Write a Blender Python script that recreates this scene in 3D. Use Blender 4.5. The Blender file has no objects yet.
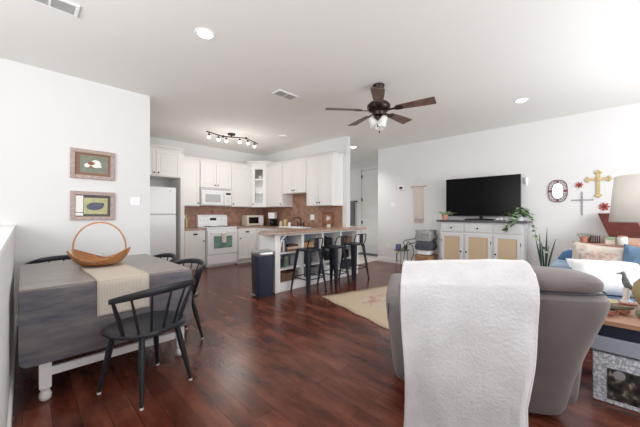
import bpy, bmesh, math, random
from mathutils import Vector, Matrix, noise
random.seed(7)
C = bpy.context.scene.collection
S = bpy.context.scene
PI = math.pi
R = math.radians
H = 2.93            # ceiling height

# ------------------------------------------------------------------ camera, light, exposure
cam_d = bpy.data.cameras.new('camera'); cam = bpy.data.objects.new('camera', cam_d); C.objects.link(cam)
cam.location = (0, 0, 1.25); cam.rotation_euler = (R(90), 0, R(44.3 - 90))
cam_d.sensor_width = 36; cam_d.lens = 36 * 290 / 640; cam_d.clip_start = 0.05
S.camera = cam
S.view_settings.view_transform = 'Standard'; S.view_settings.look = 'None'
S.view_settings.gamma = 1; S.view_settings.use_curve_mapping = False
S.view_settings.exposure = 0.18
W = bpy.data.worlds.new('world'); S.world = W; W.use_nodes = True
W.node_tree.nodes['Background'].inputs[0].default_value = (0.93, 0.96, 1.0, 1)
W.node_tree.nodes['Background'].inputs[1].default_value = 1.6
try:
    S.cycles.use_denoising = True
    S.cycles.max_bounces = 10; S.cycles.diffuse_bounces = 7; S.cycles.glossy_bounces = 4
    S.cycles.sample_clamp_indirect = 8
except Exception: pass

def area(name, loc, direction, sx, sy, power, col=(1, 1, 1)):
    l = bpy.data.lights.new(name, 'AREA'); l.shape = 'RECTANGLE'; l.size = sx; l.size_y = sy
    l.energy = power; l.color = col
    o = bpy.data.objects.new(name, l); C.objects.link(o); o.location = loc
    o.rotation_euler = Vector(direction).to_track_quat('-Z', 'Y').to_euler()
    return o
# daylight through the windows of the right wall and the stairwell, plus an added fill lamp behind the viewer
area('daylight_fill', (4.15, -2.45, 1.55), (-0.35, 1, 0.75), 2.6, 1.9, 128, (0.97, 0.985, 1))
area('daylight_fill', (1.4, -2.45, 1.55), (0.1, 1, 0.9), 1.5, 1.9, 16, (0.97, 0.985, 1))
area('daylight_fill', (-1.85, 1.45, 1.9), (1, 0.12, 0.5), 3.0, 1.7, 84, (0.99, 0.99, 1))
area('daylight_fill', (-1.3, -1.2, 1.9), (1, 0.9, 1.6), 1.6, 1.6, 26, (0.99, 0.99, 1))  # no window here: unseen fill lamp added to brighten the ceiling

# ------------------------------------------------------------------ helpers
class G:
    def __init__(s): s.bm = bmesh.new()
    def box(s, x0, x1, y0, y1, z0, z1, M=None):
        v = [s.bm.verts.new((M @ Vector(p)) if M else p) for p in
             ((x0,y0,z0),(x1,y0,z0),(x1,y1,z0),(x0,y1,z0),(x0,y0,z1),(x1,y0,z1),(x1,y1,z1),(x0,y1,z1))]
        for f in ((0,3,2,1),(4,5,6,7),(0,1,5,4),(1,2,6,5),(2,3,7,6),(3,0,4,7)): s.bm.faces.new([v[i] for i in f])
        return s
    def rings(s, rings, caps=True, closed=False):
        vs = [[s.bm.verts.new(p) for p in r] for r in rings]
        n = len(vs[0]); m = len(vs)
        for i in range(m if closed else m - 1):
            a, b = vs[i], vs[(i + 1) % m]
            for j in range(n):
                k = (j + 1) % n
                s.bm.faces.new((a[j], a[k], b[k], b[j]))
        if caps and not closed:
            s.bm.faces.new(vs[0][::-1]); s.bm.faces.new(vs[-1])
        return s
    def tube(s, pts, r, n=8, closed=False, flat=1.0):
        pts = [Vector(p) for p in pts]; m = len(pts)
        rs = r if isinstance(r, (list, tuple)) else [r] * m
        rg = []; up = None
        for i, p in enumerate(pts):
            if closed: t = pts[(i + 1) % m] - pts[i - 1]
            else: t = pts[min(i + 1, m - 1)] - pts[max(i - 1, 0)]
            t.normalize()
            if up is None:
                up = Vector((0, 0, 1)) if abs(t.z) < 0.9 else Vector((1, 0, 0))
            u = (up - t * up.dot(t))
            if u.length < 1e-4: u = t.orthogonal()
            u.normalize(); w = t.cross(u); up = u
            rg.append([p + (u * math.cos(2*PI*j/n) * flat + w * math.sin(2*PI*j/n)) * rs[i] for j in range(n)])
        return s.rings(rg, closed=closed)
    def cyl(s, p0, p1, r0, r1=None, n=16):
        return s.tube([p0, p1], [r0, r0 if r1 is None else r1], n)
    def lathe(s, prof, n=24, c=(0, 0, 0), M=None, caps=True):
        rg = []
        for r, z in prof:
            rr = max(r, 1e-4)
            ring = [Vector((c[0] + rr*math.cos(2*PI*j/n), c[1] + rr*math.sin(2*PI*j/n), c[2] + z)) for j in range(n)]
            if M: ring = [M @ q for q in ring]
            rg.append(ring)
        return s.rings(rg, caps=caps)
    def ell(s, c, rx, ry, rz, n=16, m=10, M=None):
        rg = []
        for i in range(m + 1):
            a = -PI/2 + PI * i / m; k = max(math.cos(a), 1e-3)
            ring = [Vector((rx*k*math.cos(2*PI*j/n), ry*k*math.sin(2*PI*j/n), rz*math.sin(a))) for j in range(n)]
            if M: ring = [M @ q for q in ring]
            rg.append([q + Vector(c) for q in ring])
        return s.rings(rg)
    def prism(s, poly, h0, h1, axis='z'):
        def P(a, b, h): return {'z': (a, b, h), 'y': (a, h, b), 'x': (h, a, b)}[axis]
        return s.rings([[P(a, b, h0) for a, b in poly], [P(a, b, h1) for a, b in poly]])
    def grid(s, fn, nu, nv):
        v = [[s.bm.verts.new(fn(i/nu, j/nv)) for j in range(nv + 1)] for i in range(nu + 1)]
        for i in range(nu):
            for j in range(nv): s.bm.faces.new((v[i][j], v[i+1][j], v[i+1][j+1], v[i][j+1]))
        return s
    def done(s, name, m, parent=None, bevel=0, sub=0, solid=0, smooth=True, loc=None, rz=None, seg=2):
        bmesh.ops.recalc_face_normals(s.bm, faces=s.bm.faces[:])
        me = bpy.data.meshes.new(name); s.bm.to_mesh(me); s.bm.free()
        if smooth:
            me.polygons.foreach_set('use_smooth', [True]*len(me.polygons)); me.set_sharp_from_angle(angle=R(38))
        o = bpy.data.objects.new(name, me); C.objects.link(o)
        for q in (m if isinstance(m, (list, tuple)) else [m]): me.materials.append(q)
        if parent: o.parent = parent
        if loc: o.location = loc
        if rz is not None: o.rotation_euler = (0, 0, rz)
        if solid:
            d = o.modifiers.new('solid', 'SOLIDIFY'); d.thickness = solid; d.offset = 0
        if bevel:
            b = o.modifiers.new('bevel', 'BEVEL'); b.width = bevel; b.segments = seg; b.limit_method = 'ANGLE'; b.angle_limit = R(35)
        if sub:
            u = o.modifiers.new('sub', 'SUBSURF'); u.levels = sub; u.render_levels = sub
        return o

def thing(name, label, cat, loc=(0,0,0), rz=0, group=None):
    o = bpy.data.objects.new(name, None); C.objects.link(o); o.empty_display_size = 0.1
    o.location = loc; o.rotation_euler = (0, 0, rz); o['label'] = label; o['category'] = cat
    if group: o['group'] = group
    return o
def tag(o, label, cat, group=None, kind=None):
    o['label'] = label; o['category'] = cat
    if group: o['group'] = group
    if kind: o['kind'] = kind
    return o
def struct(o): o['kind'] = 'structure'; return o
def kids(o): return [c for c in bpy.data.objects if c.parent == o]
def dup(o, loc=None, rz=None, label=None, parent=None):
    c = o.copy(); C.objects.link(c)
    if parent: c.parent = parent
    if loc: c.location = loc
    if rz is not None: c.rotation_euler = (0, 0, rz)
    if label: c['label'] = label
    for k in kids(o): dup(k, parent=c)
    return c
def sup(cx, cy, a, b, n=28, e=4.0):
    """super-ellipse outline points"""
    out = []
    for j in range(n):
        t = 2*PI*j/n; c, s_ = math.cos(t), math.sin(t)
        out.append((cx + a*abs(c)**(2/e)*(1 if c >= 0 else -1), cy + b*abs(s_)**(2/e)*(1 if s_ >= 0 else -1)))
    return out

# ------------------------------------------------------------------ materials
def lin(c):
    return tuple(((x/255)/12.92 if x/255 <= 0.04045 else ((x/255+0.055)/1.055)**2.4) for x in c) + (1,)
def mat(name, col, rough=0.5, metal=0, var=0.0, scale=8, bump=0.0, bscale=60, trans=0, ior=1.45, sheen=0, stretch=(1,1,1), emit=0, coat=0):
    m = bpy.data.materials.new(name); m.use_nodes = True; nt = m.node_tree; b = nt.nodes['Principled BSDF']
    c = lin(col)
    b.inputs['Base Color'].default_value = c; b.inputs['Roughness'].default_value = rough; b.inputs['Metallic'].default_value = metal
    b.inputs['Transmission Weight'].default_value = trans; b.inputs['IOR'].default_value = ior
    b.inputs['Sheen Weight'].default_value = sheen; b.inputs['Coat Weight'].default_value = coat
    tc = nt.nodes.new('ShaderNodeTexCoord'); mp = nt.nodes.new('ShaderNodeMapping'); mp.inputs['Scale'].default_value = stretch
    nt.links.new(tc.outputs['Object'], mp.inputs[0])
    if var:
        n = nt.nodes.new('ShaderNodeTexNoise'); n.inputs['Scale'].default_value = scale; n.inputs['Detail'].default_value = 5
        rmp = nt.nodes.new('ShaderNodeValToRGB')
        rmp.color_ramp.elements[0].position = 0.3; rmp.color_ramp.elements[1].position = 0.7
        rmp.color_ramp.elements[0].color = tuple(x*(1-var) for x in c[:3]) + (1,)
        rmp.color_ramp.elements[1].color = tuple(min(1, x*(1+var)) for x in c[:3]) + (1,)
        nt.links.new(mp.outputs[0], n.inputs['Vector']); nt.links.new(n.outputs['Fac'], rmp.inputs[0])
        nt.links.new(rmp.outputs[0], b.inputs['Base Color'])
    if bump:
        n2 = nt.nodes.new('ShaderNodeTexNoise'); n2.inputs['Scale'].default_value = bscale; n2.inputs['Detail'].default_value = 3
        bp = nt.nodes.new('ShaderNodeBump'); bp.inputs['Strength'].default_value = bump; bp.inputs['Distance'].default_value = 0.01
        nt.links.new(mp.outputs[0], n2.inputs['Vector']); nt.links.new(n2.outputs['Fac'], bp.inputs['Height'])
        nt.links.new(bp.outputs[0], b.inputs['Normal'])
    if emit:
        b.inputs['Emission Color'].default_value = c; b.inputs['Emission Strength'].default_value = emit
    return m
def nodes(m): return m.node_tree, m.node_tree.nodes['Principled BSDF']
def ramp(nt, src, stops, const=False):
    r = nt.nodes.new('ShaderNodeValToRGB'); e = r.color_ramp.elements
    while len(e) < len(stops): e.new(0.5)
    for k, (p, c) in enumerate(stops): e[k].position = p; e[k].color = lin(c)
    if const: r.color_ramp.interpolation = 'CONSTANT'
    nt.links.new(src, r.inputs[0]); return r
def brick_mat(name, c1, c2, mortar, rough, w, h, msize, axes='xy', rot=0, offset=0.5, var=None, coat=0, bump=0.15, grain=None, spec=None):
    m = mat(name, c1, rough, coat=coat); nt, b = nodes(m)
    if spec is not None: b.inputs['Specular IOR Level'].default_value = spec
    tc = nt.nodes.new('ShaderNodeTexCoord'); sp = nt.nodes.new('ShaderNodeSeparateXYZ'); cb = nt.nodes.new('ShaderNodeCombineXYZ')
    nt.links.new(tc.outputs['Object'], sp.inputs[0])
    ix = {'x': 0, 'y': 1, 'z': 2}
    if axes == 'sz':   # wall with either orientation: x+y along, z up
        ad = nt.nodes.new('ShaderNodeMath'); nt.links.new(sp.outputs[0], ad.inputs[0]); nt.links.new(sp.outputs[1], ad.inputs[1])
        nt.links.new(ad.outputs[0], cb.inputs[0]); nt.links.new(sp.outputs[2], cb.inputs[1])
    else:
        nt.links.new(sp.outputs[ix[axes[0]]], cb.inputs[0]); nt.links.new(sp.outputs[ix[axes[1]]], cb.inputs[1])
    mp = nt.nodes.new('ShaderNodeMapping'); mp.inputs['Rotation'].default_value = (0, 0, rot); nt.links.new(cb.outputs[0], mp.inputs[0])
    br = nt.nodes.new('ShaderNodeTexBrick'); br.offset = offset
    br.inputs['Color1'].default_value = lin(c1); br.inputs['Color2'].default_value = lin(c2); br.inputs['Mortar'].default_value = lin(mortar)
    br.inputs['Scale'].default_value = 1; br.inputs['Brick Width'].default_value = w; br.inputs['Row Height'].default_value = h
    br.inputs['Mortar Size'].default_value = msize; br.inputs['Bias'].default_value = 0.0
    nt.links.new(mp.outputs[0], br.inputs[0])
    last = br.outputs['Color']
    if grain:
        n = nt.nodes.new('ShaderNodeTexNoise'); n.inputs['Scale'].default_value = grain[0]; n.inputs['Detail'].default_value = 7; n.inputs['Roughness'].default_value = 0.62
        mp2 = nt.nodes.new('ShaderNodeMapping'); mp2.inputs['Scale'].default_value = grain[1]
        nt.links.new(mp.outputs[0], mp2.inputs[0]); nt.links.new(mp2.outputs[0], n.inputs['Vector'])
        rr = ramp(nt, n.outputs['Fac'], grain[2])
        mx = nt.nodes.new('ShaderNodeMix'); mx.data_type = 'RGBA'; mx.blend_type = 'MULTIPLY'; mx.inputs['Factor'].default_value = 1
        nt.links.new(last, mx.inputs['A']); nt.links.new(rr.outputs[0], mx.inputs['B']); last = mx.outputs['Result']
    nt.links.new(last, b.inputs['Base Color'])
    bp = nt.nodes.new('ShaderNodeBump'); bp.inputs['Strength'].default_value = bump; bp.inputs['Distance'].default_value = 0.004
    inv = nt.nodes.new('ShaderNodeMath'); inv.operation = 'SUBTRACT'; inv.inputs[0].default_value = 1
    nt.links.new(br.outputs['Fac'], inv.inputs[1])
    n3 = nt.nodes.new('ShaderNodeTexNoise'); n3.inputs['Scale'].default_value = 9; nt.links.new(mp.outputs[0], n3.inputs['Vector'])
    ad2 = nt.nodes.new('ShaderNodeMath'); ad2.operation = 'MULTIPLY_ADD'; ad2.inputs[1].default_value = 0.25
    nt.links.new(n3.outputs['Fac'], ad2.inputs[0]); nt.links.new(inv.outputs[0], ad2.inputs[2])
    nt.links.new(ad2.outputs[0], bp.inputs['Height']); nt.links.new(bp.outputs[0], b.inputs['Normal'])
    return m

M = {}
M['wall'] = mat('wall_paint', (226, 226, 226), 0.85, bump=0.05, bscale=180)
M['ceil'] = mat('ceiling_paint', (240, 239, 236), 0.9, bump=0.08, bscale=90)
M['trim'] = mat('trim_paint', (238, 238, 237), 0.45)
M['cab'] = mat('cabinet_white', (240, 239, 237), 0.4)
M['white'] = mat('white_enamel', (240, 241, 243), 0.22)
M['black'] = mat('black_satin', (22, 23, 25), 0.38)
M['blackmetal'] = mat('black_metal', (50, 55, 64), 0.32, 0.55)
M['bronze'] = mat('dark_bronze', (52, 40, 34), 0.35, 0.7)
M['chrome'] = mat('chrome', (200, 202, 206), 0.18, 1)
M['floor'] = brick_mat('wood_floor', (140, 82, 62), (112, 60, 46), (72, 38, 29), 0.25, 1.1, 0.125, 0.0015, 'xy', R(90), 0.37, bump=0.10,
                       grain=(1.5, (1.3, 4.2, 1), [(0.30, (128, 106, 102)), (0.48, (196, 178, 172)), (0.68, (255, 255, 255))]))
M['tile'] = brick_mat('hall_tile', (222, 214, 208), (214, 206, 200), (190, 182, 176), 0.3, 0.45, 0.45, 0.004, 'xy', 0, 0.0)
M['splash'] = brick_mat('stone_backsplash', (188, 152, 132), (164, 126, 106), (180, 146, 126), 0.5, 0.1, 0.1, 0.004, 'sz', R(45), 0.0,
                        grain=(9, (1, 1, 1), [(0.3, (205, 195, 190)), (0.7, (255, 255, 255))]))
M['counter'] = mat('granite_laminate', (178, 152, 136), 0.25, var=0.28, scale=45)
M['knob'] = mat('knob_dark', (35, 30, 28), 0.35, 0.6)
M['glassdk'] = mat('dark_glass', (12, 13, 15), 0.06)

def wood_mat(name, a, b_, rough, stretch, scale=4):
    m = mat(name, a, rough); nt, b = nodes(m)
    tc = nt.nodes.new('ShaderNodeTexCoord'); mp = nt.nodes.new('ShaderNodeMapping'); mp.inputs['Scale'].default_value = stretch
    n = nt.nodes.new('ShaderNodeTexNoise'); n.inputs['Scale'].default_value = scale; n.inputs['Detail'].default_value = 8; n.inputs['Roughness'].default_value = 0.65
    nt.links.new(tc.outputs['Object'], mp.inputs[0]); nt.links.new(mp.outputs[0], n.inputs['Vector'])
    r = ramp(nt, n.outputs['Fac'], [(0.32, b_), (0.68, a)]); nt.links.new(r.outputs[0], b.inputs['Base Color'])
    return m
M['greywood'] = wood_mat('grey_washed_wood', (158, 150, 142), (122, 117, 115), 0.36, (0.8, 9, 9))
M['leafwood'] = wood_mat('grey_washed_leaf_wood', (132, 124, 122), (84, 84, 98), 0.42, (1.0, 9, 5), 3)
M['traywood'] = wood_mat('light_wood', (184, 146, 120), (150, 110, 88), 0.35, (9, 0.9, 9))
M['blade'] = wood_mat('fan_blade_wood', (128, 102, 90), (92, 72, 64), 0.45, (1, 1, 1), 9)
M['redwood'] = wood_mat('mahogany', (104, 38, 28), (74, 24, 18), 0.3, (3, 3, 3), 4)
M['pinkwood'] = wood_mat('pale_wood', (206, 172, 156), (186, 148, 132), 0.4, (3, 3, 3), 4)
M['consoletop'] = wood_mat('charcoal_wood', (92, 92, 96), (62, 62, 68), 0.4, (9, 1, 9), 3)
M['greige'] = mat('console_paint', (205, 205, 206), 0.55)

def weave_mat(name, a, b_, freq, rough=0.8, bump=0.6, axes=(0, 1, 2)):
    m = mat(name, a, rough); nt, b = nodes(m)
    tc = nt.nodes.new('ShaderNodeTexCoord')
    w = []
    for d in ('X', 'Y', 'Z'):
        q = nt.nodes.new('ShaderNodeTexWave'); q.wave_type = 'BANDS'; q.bands_direction = d; q.inputs['Scale'].default_value = freq; q.inputs['Distortion'].default_value = 0.6
        nt.links.new(tc.outputs['Object'], q.inputs['Vector']); w.append(q)
    ad = nt.nodes.new('ShaderNodeMath'); ad.operation = 'ADD'; nt.links.new(w[axes[0]].outputs['Fac'], ad.inputs[0]); nt.links.new(w[axes[1]].outputs['Fac'], ad.inputs[1])
    ml = nt.nodes.new('ShaderNodeMath'); ml.operation = 'MULTIPLY'; ml.inputs[1].default_value = 0.5; nt.links.new(ad.outputs[0], ml.inputs[0])
    r = ramp(nt, ml.outputs[0], [(0.2, b_), (0.7, a)]); nt.links.new(r.outputs[0], b.inputs['Base Color'])
    bp = nt.nodes.new('ShaderNodeBump'); bp.inputs['Strength'].default_value = bump; bp.inputs['Distance'].default_value = 0.004
    nt.links.new(ml.outputs[0], bp.inputs['Height']); nt.links.new(bp.outputs[0], b.inputs['Normal'])
    return m
M['runner'] = weave_mat('runner_weave', (214, 205, 192), (176, 164, 148), 34, 0.9, 0.6)
M['wicker'] = weave_mat('wicker', (198, 142, 94), (122, 74, 42), 22, 0.6, 1.0, (1, 2, 0))
M['dkwicker'] = weave_mat('brown_wicker', (150, 118, 92), (96, 70, 52), 26, 0.7, 0.8, (0, 2, 1))
M['wickerlight'] = weave_mat('pale_wicker', (196, 160, 124), (150, 112, 80), 20, 0.7, 0.8, (0, 2, 1))
M['rattan'] = weave_mat('rattan_cane', (214, 196, 168), (188, 166, 136), 30, 0.7, 0.5, (1, 2, 0))
M['seagrass'] = weave_mat('seagrass', (196, 178, 142), (150, 130, 94), 26, 0.8, 0.9, (2, 0, 1))
M['leather'] = mat('grey_suede', (116, 109, 107), 0.72, var=0.14, scale=3.5, bump=0.12, bscale=140, sheen=0.15)
M['fleece'] = mat('white_fleece', (202, 200, 202), 0.95, var=0.06, scale=9, bump=0.55, bscale=70, sheen=0.5)
M['blue'] = mat('blue_velvet', (62, 104, 140), 0.75, var=0.15, scale=6, sheen=0.4)
M['pillow'] = mat('white_cotton', (232, 233, 236), 0.85, bump=0.2, bscale=30)
M['shade'] = mat('lamp_shade_linen', (232, 229, 220), 0.9, bump=0.1, bscale=300)
M['cream'] = mat('cream_paint', (222, 212, 196), 0.55)
M['terracotta'] = mat('terracotta', (206, 146, 126), 0.7)
M['green'] = mat('leaf_green', (78, 112, 66), 0.5, var=0.25, scale=20)
M['green2'] = mat('leaf_pale_green', (166, 186, 150), 0.5, var=0.3, scale=25)
M['greendk'] = mat('leaf_dark_green', (42, 74, 62), 0.45, var=0.3, scale=14)
M['greyfab'] = mat('grey_knit', (128, 128, 132), 0.95, var=0.2, scale=25, bump=0.6, bscale=60)
M['darkgreyfab'] = mat('charcoal_knit', (78, 80, 88), 0.95, var=0.25, scale=22, bump=0.6, bscale=60)
M['navy'] = mat('navy_plastic', (38, 46, 62), 0.4)
M['navyframe'] = mat('navy_paint', (24, 32, 52), 0.45)
M['steel'] = mat('brushed_steel', (176, 178, 180), 0.3, 0.9)
M['bulb'] = mat('lit_bulb_glass', (255, 250, 240), 0.4, emit=6)
M['downlight'] = mat('downlight_lens', (255, 252, 246), 0.4, emit=7)
M['frost'] = mat('frosted_glass', (236, 236, 234), 0.3, trans=0.35)
def clear_glass():
    m = bpy.data.materials.new('clear_glass'); m.use_nodes = True; nt = m.node_tree; nt.nodes.clear()
    o = nt.nodes.new('ShaderNodeOutputMaterial'); mx = nt.nodes.new('ShaderNodeMixShader'); a = nt.nodes.new('ShaderNodeBsdfTransparent'); b = nt.nodes.new('ShaderNodeBsdfGlossy')
    b.inputs['Roughness'].default_value = 0.04; mx.inputs[0].default_value = 0.03
    nt.links.new(a.outputs[0], mx.inputs[1]); nt.links.new(b.outputs[0], mx.inputs[2]); nt.links.new(mx.outputs[0], o.inputs[0]); return m
M['glass'] = clear_glass()
M['mirror'] = mat('mirror_silver', (235, 238, 240), 0.03, 1)
M['redmetal'] = mat('red_brown_metal', (126, 84, 84), 0.5, 0.3)
M['red'] = mat('red_enamel', (168, 70, 62), 0.5)
M['gold'] = mat('antique_gold', (196, 176, 132), 0.5, 0.25, var=0.15, scale=30)
M['silver'] = mat('grey_wood', (158, 160, 162), 0.6, 0.2)
M['frame'] = mat('distressed_pink_wood', (176, 158, 150), 0.7, var=0.28, scale=40, stretch=(1, 1, 2.5))
M['dkbrown'] = mat('dark_brown', (74, 40, 30), 0.5, var=0.2, scale=12)
M['paper'] = mat('paper_white', (236, 234, 230), 0.8)
M['tan'] = mat('macrame_tan', (218, 206, 198), 0.95, var=0.1, scale=40, bump=0.8, bscale=70)

# ------------------------------------------------------------------ setting
def sbox(name, m, b, bevel=0):
    return struct(G().box(*b).done(name, m, bevel=bevel, smooth=False))
sbox('floor', M['floor'], (-0.18, 6.65, -2.3, 7.2, -0.1, 0))
sbox('floor_hall', M['tile'], (5.03, 7.72, 4.3, 8.5, 0.0, 0.006))
sbox('floor_foyer', M['tile'], (6.65, 7.72, 4.12, 8.5, -0.1, 0.0))
sbox('ceiling', M['ceil'], (-2.0, 7.8, -2.4, 8.6, H, H + 0.1))
sbox('wall_left', M['wall'], (-2.0, 1.273, 4.65, 4.78, -0.1, H))            # carries the two pictures
sbox('wall_pantry', M['wall'], (1.14, 1.273, 4.78, 7.08, 0, H))
sbox('wall_back', M['wall'], (1.14, 5.03, 7.08, 7.2, 0, H))                  # range wall
sbox('wall_sink', M['wall'], (4.9, 5.03, 3.98, 7.08, 0, H))
sbox('wall_tv', M['wall'], (6.53, 6.65, -2.3, 4.24, 0, H))
sbox('wall_foyer', M['wall'], (7.62, 7.72, 4.0, 8.5, 0, H))
sbox('wall_foyer_side', M['wall'], (6.65, 7.72, 4.12, 4.24, 0, H))
sbox('wall_hall_end', M['wall'], (5.03, 7.62, 8.4, 8.5, 0, H))
sbox('wall_half', M['wall'], (-0.18, -0.06, -0.6, 4.65, 0, 1.10))
sbox('trim_1', M['trim'], (-0.205, -0.052, -0.6, 4.65, 1.10, 1.128), 0.004)      # cap of the half wall
# stairwell outer wall with a window opening, wall behind the viewer, right wall with two windows
g = G(); g.box(-2.0, -1.9, -2.3, 4.65, -0.1, 1.0).box(-2.0, -1.9, -2.3, 4.65, 2.75, H).box(-2.0, -1.9, 2.95, 4.65, 1.0, 2.75).box(-2.0, -1.9, -2.3, -0.05, 1.0, 2.75)
struct(g.done('wall_stairwell', M['wall'], smooth=False))
sbox('floor_stairwell', M['floor'], (-2.0, -0.18, -2.3, 4.65, -0.1, -0.0))
g = G(); g.box(-2.0, 6.65, -2.4, -2.3, 0, 0.55).box(-2.0, 6.65, -2.4, -2.3, 2.5, H).box(-2.0, 0.6, -2.4, -2.3, 0.55, 2.5).box(2.2, 2.8, -2.4, -2.3, 0.55, 2.5).box(5.5, 6.65, -2.4, -2.3, 0.55, 2.5)
struct(g.done('wall_right', M['wall'], smooth=False))
for k, (a, b) in enumerate(((0.6, 2.2), (2.8, 5.5))):
    g = G()
    for x in (a, (a+b)/2 - 0.025, b - 0.05): g.box(x, x + 0.05, -2.38, -2.32, 0.55, 2.5)
    for z in (0.55, 1.5, 2.45): g.box(a, b, -2.375, -2.325, z, z + 0.05)
    struct(g.done('window_%d' % (k+1), M['trim'], smooth=False))
def baseboard(name, b): return sbox(name, M['trim'], b, 0.004)
baseboard('baseboard_tv', (6.515, 6.53, -2.3, 4.24, 0, 0.13))
baseboard('baseboard_tv_end', (6.515, 6.65, 4.24, 4.255, 0.006, 0.13))
baseboard('baseboard_left', (-0.06, 1.273, 4.635, 4.65, 0, 0.13))
baseboard('baseboard_left_end', (1.273, 1.288, 4.635, 6.3, 0, 0.13))
baseboard('baseboard_half', (-0.06, -0.045, -0.6, 4.635, 0, 0.13))
baseboard('baseboard_foyer', (7.6, 7.62, 5.62, 8.4, 0.006, 0.14))
# hall: raised panelling up to the door head, a white panelled door with casing and four hinges
sbox('trim_2', M['trim'], (7.575, 7.62, 5.62, 8.4, 0.14, 2.7))
dr = struct(G().box(7.585, 7.618, 4.62, 5.53, 0.012, 2.62).done('door_1', M['trim'], smooth=False))
g = G()
for z0, z1 in ((0.25, 1.05), (1.2, 2.45)):
    g.box(7.575, 7.59, 4.76, 5.39, z0, z1)
g.done('door_panel', M['cab'], dr, bevel=0.01)
for z in (0.25, 0.97, 1.69, 2.42):
    G().box(7.57, 7.59, 5.5, 5.54, z - 0.05, z + 0.05).done('hinge', M['bronze'], dr)
G().tube([(7.58, 4.7, 1.0), (7.53, 4.7, 1.0), (7.53, 4.8, 1.0)], 0.012).done('door_handle', M['bronze'], dr)
g = G().box(7.57, 7.62, 5.54, 5.62, 0.006, 2.7).box(7.57, 7.62, 4.54, 5.54, 2.63, 2.7).box(7.57, 7.62, 4.53, 4.61, 0.006, 2.63)
struct(g.done('trim_3', M['trim'], bevel=0.004))
tag(G().box(7.15, 7.53, 4.65, 5.5, 0.006, 0.018).done('door_mat', M['black'], bevel=0.004), 'dark thin door mat at the far white hall door', 'door mat')
# towel on a hook rail in the hall
rl = thing('towel_rail', 'dark towel rail on the far hall wall holding a grey towel', 'towel rail', (7.575, 6.0, 1.64))
G().tube([(-0.06, -0.32, 0), (-0.06, 0.3, 0)], 0.01).done('rail', M['blackmetal'], rl)
for y in (-0.3, 0.24): G().box(-0.07, 0, y, y+0.03, -0.02, 0.02).done('bracket', M['blackmetal'], rl)
def tw(u, v):
    y = 5.78 + 0.4*v + 0.0*u
    s_ = (u - 0.5) * 1.6
    z = 1.652 - abs(s_) + 0.0
    return (7.515 + (0.018 if u > 0.5 else -0.018) * min(1, abs(s_)*30) + 0.006*math.sin(v*18), y, z)
tag(G().grid(tw, 40, 14).done('bath_towel', M['greyfab'], solid=0.012), 'grey towel hanging on the rail in the far hall', 'towel')

# ------------------------------------------------------------------ kitchen cabinets
def panel_face(g, x0, x1, z0, z1, y, frame=0.06):
    g.box(x0, x1, y - 0.018, y, z0, z1)
    f = min(frame, (x1-x0)*0.28, (z1-z0)*0.28)
    for b in ((x0, x0+f, z0, z1), (x1-f, x1, z0, z1), (x0+f, x1-f, z0, z0+f), (x0+f, x1-f, z1-f, z1)):
        g.box(b[0], b[1], y - 0.026, y - 0.017, b[2], b[3])
    if x1-x0 > 0.2 and z1-z0 > 0.2:
        g.box(x0+f+0.025, x1-f-0.025, y - 0.024, y - 0.017, z0+f+0.025, z1-f-0.025)
def knob(p, x, z, y):
    G().lathe([(0.005, 0), (0.006, 0.012), (0.016, 0.018), (0.016, 0.026), (0.006, 0.03)], 12, M=Matrix.Translation((x, y, z)) @ Matrix.Rotation(R(90), 4, 'X')).done('knob', M['knob'], p)
def cup_pull(p, x, z, y):
    g = G()
    rg = []
    for i in range(9):
        a = PI * i / 8
        rg.append((x + 0.045*math.cos(a), y - 0.006 - 0.018*math.sin(a), z - 0.012 + 0.0))
    g.tube(rg, 0.007, 8); g.box(x-0.047, x+0.047, y-0.012, y, z-0.006, z+0.012)
    g.done('cup_pull', M['knob'], p)
def cabinet(name, label, loc, rz, w, d, h, fronts, kick=False, crown=0, group=None, crown_l=True, crown_r=True):
    """local frame: x 0..w along the front, y 0 front .. d back; fronts = (type, x0, x1, z0, z1, knobside)"""
    t = thing(name, label, 'cabinet', loc, rz, group)
    g = G()
    if kick: g.box(0, w, 0.0, d, 0.1, h); g.box(0, w, 0.06, d, 0, 0.1)
    else: g.box(0, w, 0.0, d, 0, h)
    g.done('body', M['cab'], t, bevel=0.002)
    for ty, x0, x1, z0, z1, ks in fronts:
        g = G(); panel_face(g, x0, x1, z0, z1, -0.001)
        o = g.done('door' if ty == 'door' else 'drawer', M['cab'], t, bevel=0.003)
        if ty == 'door':
            kz = z1 - 0.07 if kick else z0 + 0.06
            knob(o, x0 + 0.035 if ks == 'l' else x1 - 0.035, kz, -0.024)
        else: cup_pull(o, (x0+x1)/2, (z0+z1)/2, -0.026)
    if crown:
        prof = [(0.0, 0.0), (-0.015, 0.0), (-0.02, 0.02), (-0.05, 0.065), (-0.065, 0.07), (-0.065, crown), (0.0, crown)]
        g = G()
        xl = -0.065 if crown_l else 0; xr = w + 0.065 if crown_r else w
        # front run (extruded profile) and returns
        g.rings([[(( -(-p[0]) if crown_l else 0) if False else (p[0] if crown_l else 0), p[0], h + p[1]) for p in prof],
                 [((w - p[0]) if crown_r else w, p[0], h + p[1]) for p in prof]])
        if crown_r: g.rings([[(w - p[0], p[0], h + p[1]) for p in prof], [(w - p[0], d, h + p[1]) for p in prof]])
        if crown_l: g.rings([[(p[0], p[0], h + p[1]) for p in prof], [(p[0], d, h + p[1]) for p in prof]])
        g.box(0, w, 0, d, h, h + crown*0.9)
        g.done('crown_moulding', M['cab'], t)
    return t
UF, UB = 6.75, 7.08
uh = 1.06
zu = 1.42
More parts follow.
